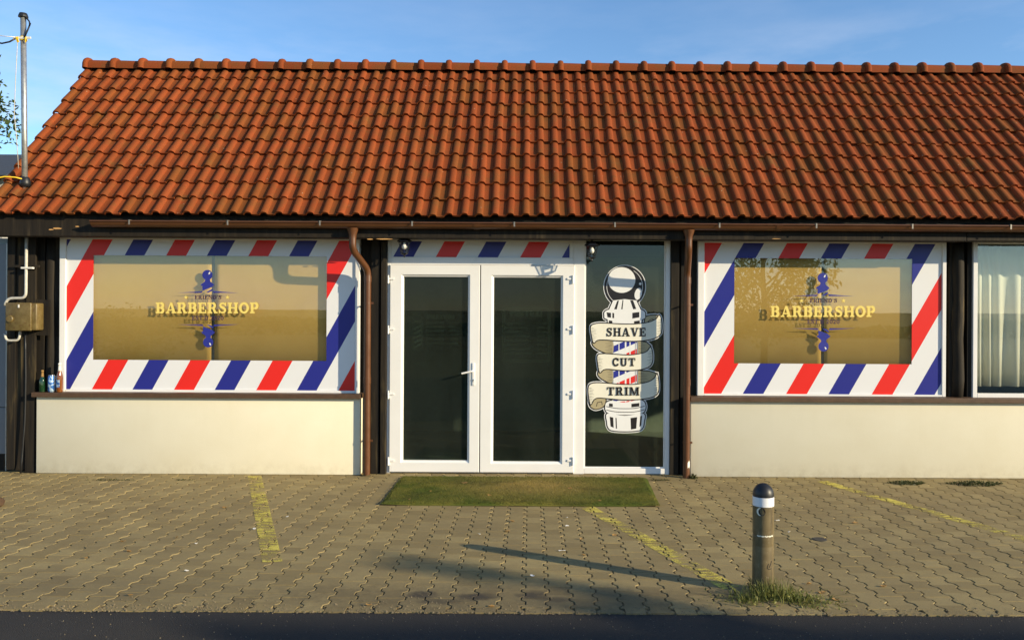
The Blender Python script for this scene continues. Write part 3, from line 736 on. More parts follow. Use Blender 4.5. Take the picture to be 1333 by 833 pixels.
# curtained window
x0, x1 = WX(1266, YW), WX(1500, YW); m = MB(); frame_ring(m, x0, x1, ZS1 - .014, 2.40, .045, YW - .012, YW + .06)
w3 = m.build('window', 'pvc_white', B, label='plain window with pale pleated curtain')
MB().box(x0 + .035, x1 - .035, YW + .008, YW + .014, ZS1 + .02, 2.37).build('pane', 'pane', w3)
cu = MB(); nseg = 160; yb = YW + .16
cr_ = random.Random(5); ph = [cr_.uniform(0, 6) for _ in range(4)]
for i in range(nseg+1):
    u = i/nseg; xx = x0 + .03 + (x1-x0-.06)*u
    for zz in (.90, 1.3, 1.8, 2.36):
        f = (2.36-zz)/1.46
        cu.v.append((xx + .01*f*math.sin(u*17), yb + (.012+.018*f)*math.sin(u*86 + 1.5*math.sin(u*23+ph[0])) + .010*f*math.sin(u*41+ph[1]), zz))
for i in range(nseg):
    for j in range(3): a = i*4+j; cu.face([a, a+4, a+5, a+1])
o = cu.build('curtain', 'curtain', w3, True); sd = o.modifiers.new('thickness', 'SOLIDIFY'); sd.thickness = .0015

# ---------------------------------------------------------------- entrance: frame, transom, doors, side light
dx0, dx1 = WX(503.5, YD), WX(872, YD)
zt0, zt1 = WZ(345.5, YD), WZ(335.5, YD)                              # transom bar
xa, xb = WX(746.5, YD), WX(761, YD)
m = MB()
m.box(dx0, dx0 + .045, YD - .02, YD + .06, 0, 2.40, .004)            # left jamb
m.box(xa, xb, YD - .02, YD + .06, 0, 2.40, .004)                     # mullion between door and side light
m.box(WX(866, YD), dx1, YD - .02, YD + .06, 0, 2.40, .004)           # right jamb
m.box(dx0 + .0455, xa - .0005, YD - .02, YD + .06, zt0, zt1, .004)   # transom bar
m.box(xb + .0005, WX(866, YD) - .0005, YD - .02, YD + .06, .004, WZ(609, YD, 810), .004)
m.box(dx0 + .0455, xa - .0005, YD - .0195, YD + .06, 2.352, 2.40, .003)
m.box(WX(741, YD), xa - .0005, YD - .0185, YD + .055, zt1 + .0005, 2.351, .003)
df = m.build('door_frame', 'pvc_white', B)
MB().box(dx0 + .0455, xa - .0005, YD - .01, YD + .06, .002, .014).build('threshold', 'galvanised', df)
MB().box(dx0 + .046, WX(741, YD) - .001, YD - .006, YD + .010, zt1 + .001, 2.351).build('striped_film', 'stripes_c', df)
MB().box(xb - .005, WX(866, YD) + .005, YD + .010, YD + .016, WZ(609, YD, 810) - .005, 2.395).build('side_pane', 'pane_side', df)
# glazing bead round the side light
sb = MB(); frame_ring(sb, xb + .0005, WX(866, YD) - .0005, WZ(609, YD, 810) + .0005, 2.379, .012, YD + .002, YD + .0095, .002); sb.build('glazing_bead', 'pvc_white', df)
def door(px0, px1, gx0, gx1, gy0, gy1, hinge_px, label):
    xm = (px0+px1)/2; x0, x1 = WX(px0, YD, 480), WX(px1, YD, 480); z0, z1 = .016, zt0 - .003
    a0, a1 = WX(gx0, YD, 480), WX(gx1, YD, 480); b0, b1 = WZ(gy1, YD, xm), WZ(gy0, YD, xm); yf = YD - .038; yk = YD + .03
    m = MB()
    # mitred leaf: four stiles with 45 degree joints, front face chamfered towards the pane
    O = [(x0, z0), (x1, z0), (x1, z1), (x0, z1)]; I = [(a0-.022, b0-.022), (a1+.022, b0-.022), (a1+.022, b1+.022), (a0-.022, b1+.022)]; J = [(a0, b0), (a1, b0), (a1, b1), (a0, b1)]
    for i in range(4):
        j = (i+1) % 4; e = .0004
        def rr(p, y): return (p[0], y, p[1])
        c = .004; O2 = [(x0+c, z0+c), (x1-c, z0+c), (x1-c, z1-c), (x0+c, z1-c)]
        m.add([rr(O[i], yk), rr(O[j], yk), rr(O[j], yf + c), rr(O[i], yf + c), rr(O2[i], yf), rr(O2[j], yf), rr(I[i], yf), rr(I[j], yf), rr(I[i], yf + .006), rr(I[j], yf + .006), rr(J[i], yf + .020), rr(J[j], yf + .020), rr(J[i], yk), rr(J[j], yk)],
              [(0, 1, 3-1, 3), (3, 2, 5, 4), (4, 5, 7, 6), (6, 7, 9, 8), (8, 9, 11, 10), (10, 11, 13, 12), (12, 13, 1, 0)])
    d = m.build('door', 'pvc_white', df, label=label)
    MB().box(a0 - .006, a1 + .006, YD + .002, YD + .008, b0 - .006, b1 + .006).build('pane', 'pane_door', df)
    for i, (p, q) in enumerate((((px0, gx0), 0), )): pass
    for py in (364, 429, 513, 599):
        zz = WZ(py, YD, hinge_px); hx = WX(hinge_px, YD, py); s = 1 if hinge_px > xm else -1; h = MB()
        h.tube([(hx, yf - .010, zz - .042), (hx, yf - .010, zz + .042)], .0085, 10)
        h.box(min(hx, hx - s*.058), max(hx, hx - s*.058), yf - .010, yf - .001, zz - .004, zz + .016, .002)
        h.box(hx - .010, hx + .010, yf - .008, yf + .02, zz - .036, zz - .008, .002)
        h.build('hinge', 'pvc_white', df)
    return d
d1 = door(508, 624.4, 525.5, 609, 360.5, 598.5, 506.5, 'white glazed door leaf with lever handle')
d2 = door(625.6, 747, 642.5, 729.5, 361.5, 600, 745.5, 'white glazed door leaf beside the side light')
MB().box(WX(624.6, YD, 480), WX(625.4, YD, 480), YD - .030, YD, .016, zt0 - .003).build('gasket', 'pvc_gasket', df)
hz = WZ(482, YD, 617); hx = WX(616.6, YD, 482); yf = YD - .038
hd = MB(); hd.box(hx - .014, hx + .016, yf - .009, yf + .001, hz - .150, hz + .078, .004)
hd.tube(arc_path([(hx, yf, hz), (hx, yf - .048, hz), (hx - .115, yf - .052, hz - .026)], .018, 4), .0095, 10)
ho = hd.build('handle', 'pvc_white', df); autosmooth(ho, 50)
kh = MB(); kh.lathe([(.008, 0), (.008, .004), (.003, .005)], (0, 0, 0), 12)
kh.v = [(hx + x, yf - .0095 - z, hz - .092 + y) for x, y, z in kh.v]; kh.box(hx - .003, hx + .003, yf - .0125, yf - .009, hz - .112, hz - .094); kh.build('keyhole', 'chrome', df)

# price lists: faint dark print on the two door panes
def price_list(fx0, fx1, fy0, fy1, title, tx0, tx1, ty0, ty1, rows, boxed, seed):
    pr = Print(YD + .0105, ['print_faint']); rr = random.Random(seed)
    if boxed:
        for off in (0, 2.2):
            q = 4 - off*.6; X0, X1, Y0, Y1 = fx0+off, fx1-off, fy0+off, fy1-off
            pts = el(X1-q, Y1-q, q, q, 0, 90, 4) + el(X0+q, Y1-q, q, q, 90, 180, 4) + el(X0+q, Y0+q, q, q, 180, 270, 4) + el(X1-q, Y0+q, q, q, 270, 360, 4)
            pr.stroke(pts, .7, 'print_faint', True)
    text(pr, title, tx0, tx1, ty0, ty1, 'print_faint')
    for (y, xa_, xb_, xc_, xd_) in rows:
        for (u0, u1) in ((xa_, xb_), (xc_, xd_)):
            x = u0
            while x < u1:
                wv = rr.uniform(.5, 1.1); h = rr.choice((1.6, 1.6, 2.4)); pr.poly([(x, y+.8-h), (x+wv, y+.8-h), (x+wv, y+.8), (x, y+.8)], 'print_faint', False); x += wv + rr.choice((.5, .5, .5, 1.4))
    return pr
rws = [(421.0 + 5.6*i, 657, 657 + w, 700, 712) for i, w in enumerate((27, 31, 23, 33, 31, 18, 33, 39))]
price_list(654.5, 716, 400, 471, 'PRETURI', 664, 706, 404.5, 411.5, rws, True, 2).build('price_list', df)
rws = [(420 + 5.4*i, 555, 578, 585, 596) for i in range(6)]
pl = price_list(0, 0, 0, 0, 'PRETURI', 556, 592, 410, 415, rws, False, 4)
pl.stroke([(537, 413), (539, 410.5), (543, 409.5), (548, 411), (550, 414), (548, 417), (543, 418.2), (538.5, 416.5)], 1.0, 'print_faint', True)
pl.stroke([(537.5, 419), (549.5, 419), (549.5, 455), (537.5, 455)], .9, 'print_faint', True)
for i in range(5): pl.poly([(538.5, 427 + i*6), (548.5, 422 + i*6), (548.5, 425 + i*6), (538.5, 430 + i*6)], 'print_faint')
pl.stroke([(534, 407), (556, 407), (556, 473), (534, 473)], .5, 'print_faint', True)
pl.build('price_list', df)

# barber pole sticker on the side light (drawn in units of the enlarged photograph)
pr = Print(YD + .0096, ['print_white', 'print_black', 'print_cream', 'print_tan', 'print_red', 'print_blue', 'print_grey'])
ZQ = 3.47
def q(p): return (755 + p[0]/ZQ, 330 + p[1]/ZQ)
def Q(pts): return [q(p) for p in pts]
def smoothp(pts, closed=True, n=4):
    out = []; m_ = len(pts)
    for i in range(m_ if closed else m_-1):
        p0, p1, p2, p3 = (Vector(pts[(i+d) % m_] if closed else pts[min(max(i+d, 0), m_-1)]) for d in (-1, 0, 1, 2))
        for k in range(n):
            t = k/n; out.append(tuple(.5*((2*p1) + (p2-p0)*t + (2*p0-5*p1+4*p2-p3)*t*t + (3*p1-p0-3*p2+p3)*t**3)))
    if not closed: out.append(tuple(pts[-1]))
    return out
ball = el(202, 150, 88, 90, 0, 360, 48)[:-1]
collar = [(150, 212), (202, 206), (254, 212), (272, 250), (276, 258), (128, 258), (133, 250)]
ring1 = smoothp([(113, 262), (140, 252), (202, 256), (264, 252), (290, 262), (294, 280), (284, 296), (202, 304), (120, 296), (110, 280)])
ring2 = [(124, 292), (202, 302), (280, 292), (278, 320), (202, 330), (126, 320)]
shaft = [(146, 315), (262, 315), (262, 672), (146, 672)]
rib1 = smoothp([(50, 330), (72, 318), (110, 316), (180, 320), (250, 320), (310, 312), (345, 296), (357, 280), (366, 300), (368, 340), (358, 368), (320, 386), (250, 394), (170, 392), (110, 388), (78, 390), (62, 402), (54, 372)], n=3)
rib2 = smoothp([(80, 462), (100, 454), (150, 456), (220, 460), (280, 452), (306, 440), (318, 424), (326, 452), (324, 492), (306, 512), (260, 524), (190, 526), (130, 520), (104, 524), (90, 536), (82, 500)], n=3)
rib3 = smoothp([(40, 600), (60, 586), (110, 586), (180, 592), (250, 592), (310, 580), (338, 562), (348, 545), (354, 590), (350, 628), (326, 646), (270, 656), (190, 658), (120, 652), (80, 650), (60, 660), (48, 680), (40, 640)], n=3)
fold1 = smoothp([(58, 396), (80, 388), (146, 392), (146, 455), (110, 446), (76, 430), (58, 412)], n=3)
fold2 = [(262, 396), (300, 402), (318, 418), (318, 438), (296, 454), (262, 458)]
fold3 = smoothp([(86, 530), (104, 520), (146, 524), (146, 582), (118, 576), (92, 560), (82, 546)], n=3)
fold4 = [(262, 530), (310, 532), (344, 542), (346, 560), (310, 582), (262, 592)]
curl1 = smoothp([(294, 300), (300, 286), (322, 280), (346, 280), (356, 290), (350, 306), (326, 318), (296, 318)], n=3)
curl2 = smoothp([(44, 664), (60, 652), (110, 652), (114, 672), (102, 692), (72, 702), (52, 694), (44, 680)], n=3)
base1 = smoothp([(120, 672), (146, 664), (202, 672), (262, 660), (288, 668), (296, 690), (290, 712), (270, 722), (202, 728), (134, 722), (116, 708), (114, 688)])
base2 = smoothp([(124, 722), (202, 732), (286, 722), (288, 760), (282, 786), (262, 798), (202, 802), (146, 798), (128, 786), (122, 760)])
ALL = [ball, collar, ring1, ring2, rib1, rib2, rib3, fold1, fold2, fold3, fold4, curl1, curl2, base1, base2]
for s_p in ALL: pr.stroke(Q(s_p), 17/ZQ, 'print_white', True)
pr.stroke(Q([(146, 330), (146, 660)]), 11/ZQ, 'print_white'); pr.stroke(Q([(262, 330), (262, 660)]), 11/ZQ, 'print_white')
pr.lay()
for s_p in ALL: pr.stroke(Q(s_p), 10/ZQ, 'print_black', True)
pr.lay()
# ball
pr.poly(Q(ball), 'print_black'); pr.stroke(Q(el(202, 150, 81, 83, -60, 240, 40)), 2/ZQ, 'print_white')
pr.disc(*q((188, 120)), 62/ZQ, 58/ZQ, 'print_white'); pr.disc(*q((272, 137)), 6/ZQ, 6/ZQ, 'print_white', 0, 14); pr.disc(*q((263, 182)), 16/ZQ, 27/ZQ, 'print_white', .25, 20)
pr.disc(*q((196, 112)), 46/ZQ, 40/ZQ, 'print_white', 0, 30)
# shaft
pr.poly(Q(shaft), 'print_white'); 
for i, y in enumerate(range(255, 720, 58)):
    mt = ('print_blue', 'print_red')[(i+0) % 2]
    lo = lambda v: min(max(v, 315), 672)
    pts = [(148, y + 48), (260, y), (260, y + 30), (148, y + 78)]
    if pts[2][1] > 320 and pts[1][1] < 668: pr.poly(Q([(a, lo(b)) for a, b in pts]), mt)
for xx, w in ((206, 7), (226, 5), (176, 4)): pr.stroke(Q([(xx, 318), (xx, 670)]), w/ZQ, 'print_white')
for xx, w in ((149, 4), (259, 6), (250, 3)): pr.stroke(Q([(xx, 318), (xx, 670)]), w/ZQ, 'print_grey')
# collar, rings
pr.poly(Q(collar), 'print_white')
for pts in ([(168, 214), (176, 212), (166, 252), (154, 252)], [(192, 210), (196, 210), (192, 252), (186, 252)], [(226, 211), (240, 212), (254, 250), (240, 252)]): pr.poly(Q(pts), 'print_black')
pr.poly(Q(ring1), 'print_white')
for pts in ([(120, 266), (140, 268), (140, 290), (124, 288)], [(146, 268), (154, 269), (154, 292), (146, 291)], [(236, 268), (268, 264), (268, 288), (236, 294)]): pr.poly(Q(pts), 'print_black')
pr.poly(Q(ring2), 'print_white')
pr.poly(Q([(130, 302), (146, 304), (146, 320), (130, 318)]), 'print_black'); pr.poly(Q([(244, 306), (270, 302), (270, 316), (244, 322)]), 'print_black')
# bases
pr.poly(Q(base1), 'print_white')
for y in (690, 706): pr.stroke(Q(smoothp([(118, y), (160, y+8), (202, y+10), (250, y+8), (292, y-2)], False)), 3/ZQ, 'print_black')
pr.poly(Q([(232, 678), (268, 674), (268, 690), (232, 694)]), 'print_black'); pr.poly(Q([(132, 676), (148, 678), (148, 692), (130, 690)]), 'print_black')
pr.poly(Q(base2), 'print_white')
for pts in ([(134, 736), (150, 740), (152, 786), (138, 780)], [(160, 741), (165, 742), (167, 790), (162, 790)], [(228, 742), (258, 738), (254, 790), (230, 794)], [(272, 734), (280, 732), (276, 776), (268, 782)]): pr.poly(Q(pts), 'print_black')
# folds and ribbons
def hatch(x0, x1, y0, y1, n, side):
    for i in range(n):
        y = y0 + (y1-y0)*i/(n-1); L = (x1-x0)*(.55 + .45*abs(math.sin(i*1.9)))
        a, b = (x0, x0+L) if side < 0 else (x1-L, x1)
        pr.stroke(Q([(a, y), (b, y + 2)]), [1.6/ZQ, .5/ZQ] if side < 0 else [.5/ZQ, 1.6/ZQ], 'print_black')
for s_p in (fold1, fold2, fold3, fold4): pr.poly(Q(s_p), 'print_tan')
hatch(112, 145, 398, 448, 9, 1); hatch(265, 300, 404, 452, 8, -1); hatch(120, 145, 528, 576, 8, 1); hatch(265, 312, 538, 586, 8, -1)
for s_p, cur in ((curl1, [(306, 308), (318, 298), (330, 296), (328, 310)]), (curl2, [(74, 690), (78, 672), (98, 668), (100, 684)])):
    pr.poly(Q(s_p), 'print_tan'); pr.stroke(Q(cur), 3/ZQ, 'print_black')
for s_p in (rib1, rib2, rib3):
    pr.stroke(Q(s_p), 9/ZQ, 'print_black', True); pr.poly(Q(s_p), 'print_cream')
hatch(52, 76, 336, 392, 10, -1); hatch(345, 366, 300, 362, 10, 1); hatch(82, 104, 468, 528, 10, -1); hatch(302, 324, 440, 500, 10, 1); hatch(42, 64, 606, 668, 10, -1); hatch(332, 352, 560, 632, 10, 1)
text(pr, 'SHAVE', q((118, 0))[0], q((298, 0))[0], q((0, 335))[1], q((0, 374))[1], 'print_black', sp=.12)
text(pr, 'CUT', q((146, 0))[0], q((250, 0))[0], q((0, 471))[1], q((0, 508))[1], 'print_black', sp=.14)
text(pr, 'TRIM', q((122, 0))[0], q((268, 0))[0], q((0, 602))[1], q((0, 640))[1], 'print_black', sp=.14)
pr.build('barber_pole_sticker', df)

# ================================================================== LANTERNS
def lantern(px, ztop, label):
    Y = 7.875; X = WX(px, Y); t = thing('wall_lantern', label, 'lantern', (X, Y, 0), 'lanterns under the eave')
    zt = ztop; a, b = .056, .034; hb = .115
    MB().tube([(0, 0, zt - .01), (0, 0, 2.3815)], .007, 8).build('stem', 'black_iron', t)
    m = MB(); m.lathe([(.075, 0), (.07, .012), (.03, .035), (.012, .05)], (0, 0, zt - .05), 6); m.build('cap', 'black_iron', t)
    m = MB()
    for i in range(6):
        c, s = math.cos(i*math.pi/3), math.sin(i*math.pi/3); m.tube([(b*c, b*s, zt - .05 - hb), (a*c, a*s, zt - .05)], .0035, 6)
    for r, z in ((b, zt - .05 - hb), (a, zt - .052)):
        m.tube([(r*math.cos(i*math.pi/3), r*math.sin(i*math.pi/3), z) for i in range(7)], .004, 6)
    m.build('cage', 'black_iron', t)
    m = MB(); o = 0
    for i in range(6):
        c, s, c2, s2 = math.cos(i*math.pi/3), math.sin(i*math.pi/3), math.cos((i+1)*math.pi/3), math.sin((i+1)*math.pi/3)
        m.poly([(b*c, b*s, zt - .05 - hb), (b*c2, b*s2, zt - .05 - hb), (a*c2, a*s2, zt - .052), (a*c, a*s, zt - .052)])
    m.build('glass', 'pane', t)
    m = MB(); m.lathe([(.0, -.026), (.016, -.021), (.025, -.008), (.0255, .004), (.02, .018), (.012, .03), (.012, .045)], (0, 0, zt - .10), 14); m.build('bulb', 'bulb_white', t, True)
    m = MB(); m.lathe([(b + .004, 0), (b*.6, -.012), (.008, -.018), (.010, -.028), (.004, -.038)], (0, 0, zt - .05 - hb), 8); m.build('finial', 'black_iron', t)
    return t
lantern(526, 2.375, 'black lantern hanging in front of the striped transom')
lantern(770, 2.345, 'black lantern hanging in front of the side light')

# ================================================================== MAST ON THE ROOF
Ym = 7.995; xm0 = WX(33, Ym, 240); zm0 = 2.86; xm1 = xm0 - .030; zm1 = WZ(22, Ym, 31)
mast = thing('service_mast', 'galvanised pipe mast with black cap rising through the roof', 'mast', (xm0, Ym, zm0))
def ml(z): return (xm1 - xm0) * (z - zm0) / (zm1 - zm0)
MB().tube([(0, 0, -.35), (xm1 - xm0, 0, zm1 - zm0)], .0265, 18).build('pole', 'galvanised', mast, True)
MB().lathe([(.046, 0), (.044, .015), (.034, .04), (.0, .043)], (xm1 - xm0, 0, zm1 - zm0 - .008), 18).build('cap', 'black_plastic', mast)
MB().lathe([(.052, -.05), (.050, .0), (.040, .035), (.032, .05), (.029, .05)], (0, 0, .05), 18).build('collar', 'black_plastic', mast, True)
zb_ = WZ(51, Ym, 31) - zm0; xb_ = ml(zb_ + zm0)
MB().box(xb_ - .085, xb_ + .095, -.036, -.028, zb_ - .012, zb_ + .012, .003).build('crossbar', 'white_plastic', mast)
MB().lathe([(.029, -.02), (.033, -.02), (.033, .02), (.029, .02)], (xb_, 0, zb_), 16).build('strap', 'yellow_plastic', mast)
for dx_ in (-.05, -.035, .05): MB().tube([(xb_ + dx_, -.03, zb_ + .01), (xb_ + dx_*.9, -.045, zb_ - .01), (xb_ + dx_*.8, -.03, zb_ - .045)], .006, 6).build('tie', 'yellow_plastic', mast)
MB().tube(arc_path([(ml(zm1) + .02, -.01, zm1 - zm0 - .01), (xb_ + .085, -.02, zm1 - zm0 - .06), (xb_ + .07, -.03, zb_ + .10), (xb_ + .03, -.035, zb_)], .05), .0075, 8).build('drip_loop', 'black_plastic', mast, True)
MB().lathe([(.029, -.02), (.034, -.02), (.034, .02), (.029, .02)], (0, 0, WZ(234, Ym, 33) - zm0), 16).build('strap', 'yellow_plastic', mast)
MB().tube([(xb_ - .04, -.03, zb_ - .03), (xb_ - .055, -.03, zb_ - .35), (xb_ - .07, -.03, zb_ - .75), (xb_ - .045, -.03, zb_ - 1.0), (xb_ - .03, -.02, zb_ - 1.3)], .004, 6).build('thin_lead', 'conduit', mast, True)
def cable(name, label, pts, r, mat, cat='cable'):
    o = MB().tube(pts, r, 8).build(name, mat, None, True); o['label'] = label; o['category'] = cat; return o
def sag(a, b, d, n=24): a, b = Vector(a), Vector(b); return [a.lerp(b, i/n) - Vector((0, 0, 4*d*(i/n)*(1-i/n))) for i in range(n+1)]
at = (xm0 + xb_ - .06, Ym - .035, zm0 + zb_ - .01)
cable('power_cable', 'thick black cable strung to the mast bracket', [at, (at[0]-.05, at[1]-.01, at[2]-.035), (at[0]-.12, at[1]-.02, at[2]-.055), (at[0]-.22, at[1]-.03, at[2]-.035)] + sag((at[0]-.32, at[1]-.05, at[2]-.0), (-14.5, 6.6, 5.6), .05), .0085, 'black_plastic')
cable('guy_wire', 'thin steel wire strung above the black cable', sag((at[0], at[1], at[2] + .015), (-14.5, 6.6, 5.7), .25), .004, 'galvanised')
zz = WZ(234, Ym, 33)
cable('yellow_rope', 'yellow rope tied round the foot of the mast', [(xm0 - .01, Ym - .036, zz), (xm0 - .06, Ym - .06, zz + .012), (xm0 - .14, Ym - .1, zz + .012), (xm0 - .30, Ym - .15, zz - .03), (xm0 - .6, Ym - .2, zz - .10), (xm0 - 1.1, Ym - .25, zz - .15), (-8.5, 7.2, 2.5)], .007, 'yellow_plastic', 'rope')

# ================================================================== METER BOX AND CONDUIT
Yb = 7.90
bx = thing('meter_box', 'weathered ochre metal box on the timber wall', 'electrical box', (WX(30, Yb), Yb, WZ(413, Yb, 30)))
ox, oz = bx.location.x, bx.location.z
X_ = lambda px: WX(px, Yb) - ox
Z_ = lambda py: WZ(py, Yb, 30) - oz
autosmooth(MB().box(X_(11), X_(47.5), -.0, .125, Z_(430), Z_(394.5), .012).build('case', 'box_paint', bx), 50)
autosmooth(MB().box(X_(8.5), X_(42), -.022, -.0005, Z_(430.5), Z_(394), .008).build('door', 'box_paint', bx), 50)
m = MB(); m.lathe([(.036, 0), (.036, .012), (.030, .018), (.0, .018)], (0, 0, 0), 18); m.v = [(X_(15) + x, -.022 - z, Z_(415) + y) for x, y, z in m.v]; m.build('dial', 'box_paint', bx)
MB().box(X_(25.5), X_(27.2), -.028, -.0225, Z_(400.5), Z_(396.5)).build('latch', 'white_plastic', bx)
MB().box(X_(15), X_(56), .1255, .128, Z_(437), Z_(390)).build('backboard', 'dark_wood', bx)
cd = thing('conduit_pipe', 'pale conduit pipe bending down to the ochre box', 'conduit', (WX(34, 7.96), 7.96, 2.0)); co = Vector(cd.location)
c_ = lambda px, py, y=7.96: tuple(Vector((WX(px, y), y, WZ(py, y, 30))) - co)
MB().tube(arc_path([c_(34, 300), c_(33.5, 388), c_(9, 388.5), c_(6.5, 398)], .055), .014, 12).build('pipe', 'conduit', cd, True)
MB().tube(arc_path([c_(6.5, 434), c_(8, 443.5), c_(25, 443), c_(26.5, 430)], .04), .012, 12).build('elbow', 'conduit', cd, True)
cb = MB(); a = c_(14, 346.5); b = c_(49, 346.5); cb.box(a[0], b[0], .018, .034, a[2] - .012, a[2] + .012, .002); cb.build('clamp_rail', 'dark_wood', cd)
a = c_(28, 349); b = c_(43, 349); MB().box(a[0], b[0], -.018, .018, a[2] - .008, a[2] + .010, .002).build('clamp', 'white_plastic', cd)
wc = [(WX(px, 7.99), 7.99, WZ(py, 7.99, 30)) for px, py in ((33, 431), (33.5, 455), (34, 490), (33.8, 520), (33, 550), (31, 580), (29.5, 600))] + [(WX(29, 7.98), 7.97, .004)]
cable('wall_cable', 'dark cable running down the timber to the ground', wc, .008, 'black_plastic')

# ================================================================== GREY GATE AT THE CORNER
gt = thing('metal_gate', 'grey sheet metal gate beside the timber corner', 'gate', (-6.3, 8.12, 0))
gx1 = WX(8.3, 8.12) + 6.3
MB().box(-1.2, gx1, 0, .03, .17, WZ(530.5, 8.12, 4), .003).build('panel', 'gate_grey', gt)
MB().box(-1.2, gx1, 0, .03, WZ(529.5, 8.12, 4), 2.30, .003).build('panel', 'gate_grey', gt)
MB().box(-1.2, gx1, .004, .026, .0, .165).build('kick_board', 'dark_wood', gt)
MB().box(gx1 + .001, gx1 + .013, -.01, .04, 0, 2.31, .002).build('edge_trim', 'galvanised', gt)
MB().box(-1.2, gx1, .031, .06, .0, 2.36).build('backing', 'interior', gt)

# ================================================================== BOTTLES AND CAN ON THE SILL
ZT = ZS1
def on_sill(px, y=8.01): return (WX(px, y, 505), y, ZT)
def bottle(px, prof, mats, label, group):
    t = thing('beer_bottle', label, 'bottle', on_sill(px), group); k = 1.0
    MB().lathe(prof, (0, 0, 0), 20).build('body', mats[0], t, True)
    return t
t = bottle(55, [(.024, 0), (.028, .004), (.0285, .012), (.0285, .105), (.025, .125), (.015, .150), (.0118, .17), (.0112, .205), (.0128, .206), (.0128, .214), (.0115, .215)], ['glass_green'], 'green glass bottle with copper foil neck on the sill', 'bottles on the sill')
MB().lathe([(.0152, .152), (.0124, .17), (.0118, .206), (.0136, .206), (.0136, .217), (.010, .219)], (0, 0, 0), 20).build('foil', 'leaf_brown', t, True)
t2 = bottle(77.5, [(.026, 0), (.030, .005), (.0305, .012), (.0305, .145), (.027, .175), (.017, .210), (.0135, .235), (.0125, .275), (.014, .276), (.014, .286), (.012, .287)], ['glass_amber'], 'tall amber glass bottle with silver neck label on the sill', 'bottles on the sill')
MB().lathe([(.0175, .211), (.0141, .235), (.0131, .276), (.0148, .277), (.0148, .288), (.010, .290)], (0, 0, 0), 20).build('neck_label', 'white_plastic', t2, True)
m = MB()
for i in range(8):
    a0, a1 = R(215 + i*11), R(226 + i*11); r = .0309; m.add([(r*math.cos(a0), r*math.sin(a0), .05), (r*math.cos(a1), r*math.sin(a1), .05), (r*math.cos(a1), r*math.sin(a1), .125), (r*math.cos(a0), r*math.sin(a0), .125)], [(0, 1, 2, 3)])
m.build('label_band', 'can_print', t2, True)
t = thing('drink_can', 'blue and silver drink can between the two bottles', 'can', on_sill(67))
MB().lathe([(.024, 0), (.027, .004), (.032, .014), (.0325, .018), (.0325, .152), (.030, .160), (.0275, .167)], (0, 0, 0), 24).build('body', 'can_print', t, True)
MB().lathe([(.0275, .1672), (.0285, .168), (.0285, .172), (.0265, .172), (.0255, .169)], (0, 0, 0), 24).build('rim', 'chrome', t, True)

# ================================================================== TURF MAT
mt = MB(); mr = random.Random(9); nxm, nym = 60, 30
MX0, MX1, MY0, MY1 = -1.262, 1.115, 6.765, 7.90
for j in range(nym+1):
    for i in range(nxm+1):
        u, v = i/nxm, j/nym
        x = MX0 + (MX1-MX0)*u + (.05*v if u > .5 else -.0)*2*(u-.5 if u > .5 else 0) + .008*noise.noise((v*4, u*3, 1)); y = MY0 + (MY1-MY0)*v + .010*noise.noise((u*5, 3, v))
        edge = min(u, 1-u, v, 1-v)
        mt.v.append((x, y, (.002 if edge == 0 else .020) + .006*max(0, noise.noise((u*7, v*4, 2))) + (.012*max(0, 1 - 9*math.hypot(min(u, 1-u), v)))))
for j in range(nym):
    for i in range(nxm):
        a = j*(nxm+1)+i; mt.tint = .01; mt.face([a, a+1, a+nxm+2, a+nxm+1])
for _ in range(15000):                                               # pile
    x, y = mr.uniform(MX0+.01, MX1-.01), mr.uniform(MY0+.005, MY1-.01); z = .018 + .006*max(0, noise.noise(((x-MX0)/(MX1-MX0)*7, (y-MY0)/(MY1-MY0)*4, 2))); a = mr.uniform(0, 6.28); h = mr.uniform(.006, .013); w = .003
    mt.tint = mr.uniform(.02, 1); mt.poly([(x-w*math.cos(a), y-w*math.sin(a), z), (x+w*math.cos(a), y+w*math.sin(a), z), (x+mr.uniform(-.006, .006), y+mr.uniform(-.006, .006), z+h)])
mo = mt.build('door_mat', 'turf', None); mo['label'] = 'worn green artificial turf mat in front of the doors'; mo['category'] = 'door mat'

# ================================================================== BOLLARD
YB = 4.745; XBo = WX(993, YB, 768)
bo = thing('bollard', 'weathered olive bollard with black dome and white band', 'bollard', (XBo, YB, 0)); r = .0615
MB().lathe([(r, -.03), (r*1.01, .0), (r, .27), (r*.985, .276), (r*.985, .28), (r, .286), (r, .334), (r*.955, .338), (r*.955, .345), (r, .349), (r, .478)], (0, 0, 0), 32).build('body', 'bollard_body', bo)
autosmooth(bo.children[0], 30)
autosmooth(MB().lathe([(r*.985, .478), (r*.985, .52)], (0, 0, 0), 32).build('core', 'black_plastic', bo), 30)
autosmooth(MB().lathe([(r, .512), (r*1.012, .513), (r*1.012, .565), (r, .566)], (0, 0, 0), 32).build('reflective_band', 'film_white', bo), 30)
autosmooth(MB().lathe([(r*1.0, .478), (r*1.0, .5115)], (0, 0, 0), 32).build('upper_body', 'bollard_body', bo), 30)
autosmooth(MB().lathe([(r*1.005, .567)] + [(r*1.005*math.cos(R(a)), .575 + .068*math.sin(R(a))) for a in range(0, 91, 9)], (0, 0, 0), 32).build('dome', 'black_plastic', bo), 50)
def wrap(pts, z0, mat, name, off=.0006):
    m = MB(); m.add([((r+off)*math.sin(a), -(r+off)*math.cos(a), z0 + z) for a, z in pts], [list(range(len(pts)))]); return m.build(name, mat, bo)
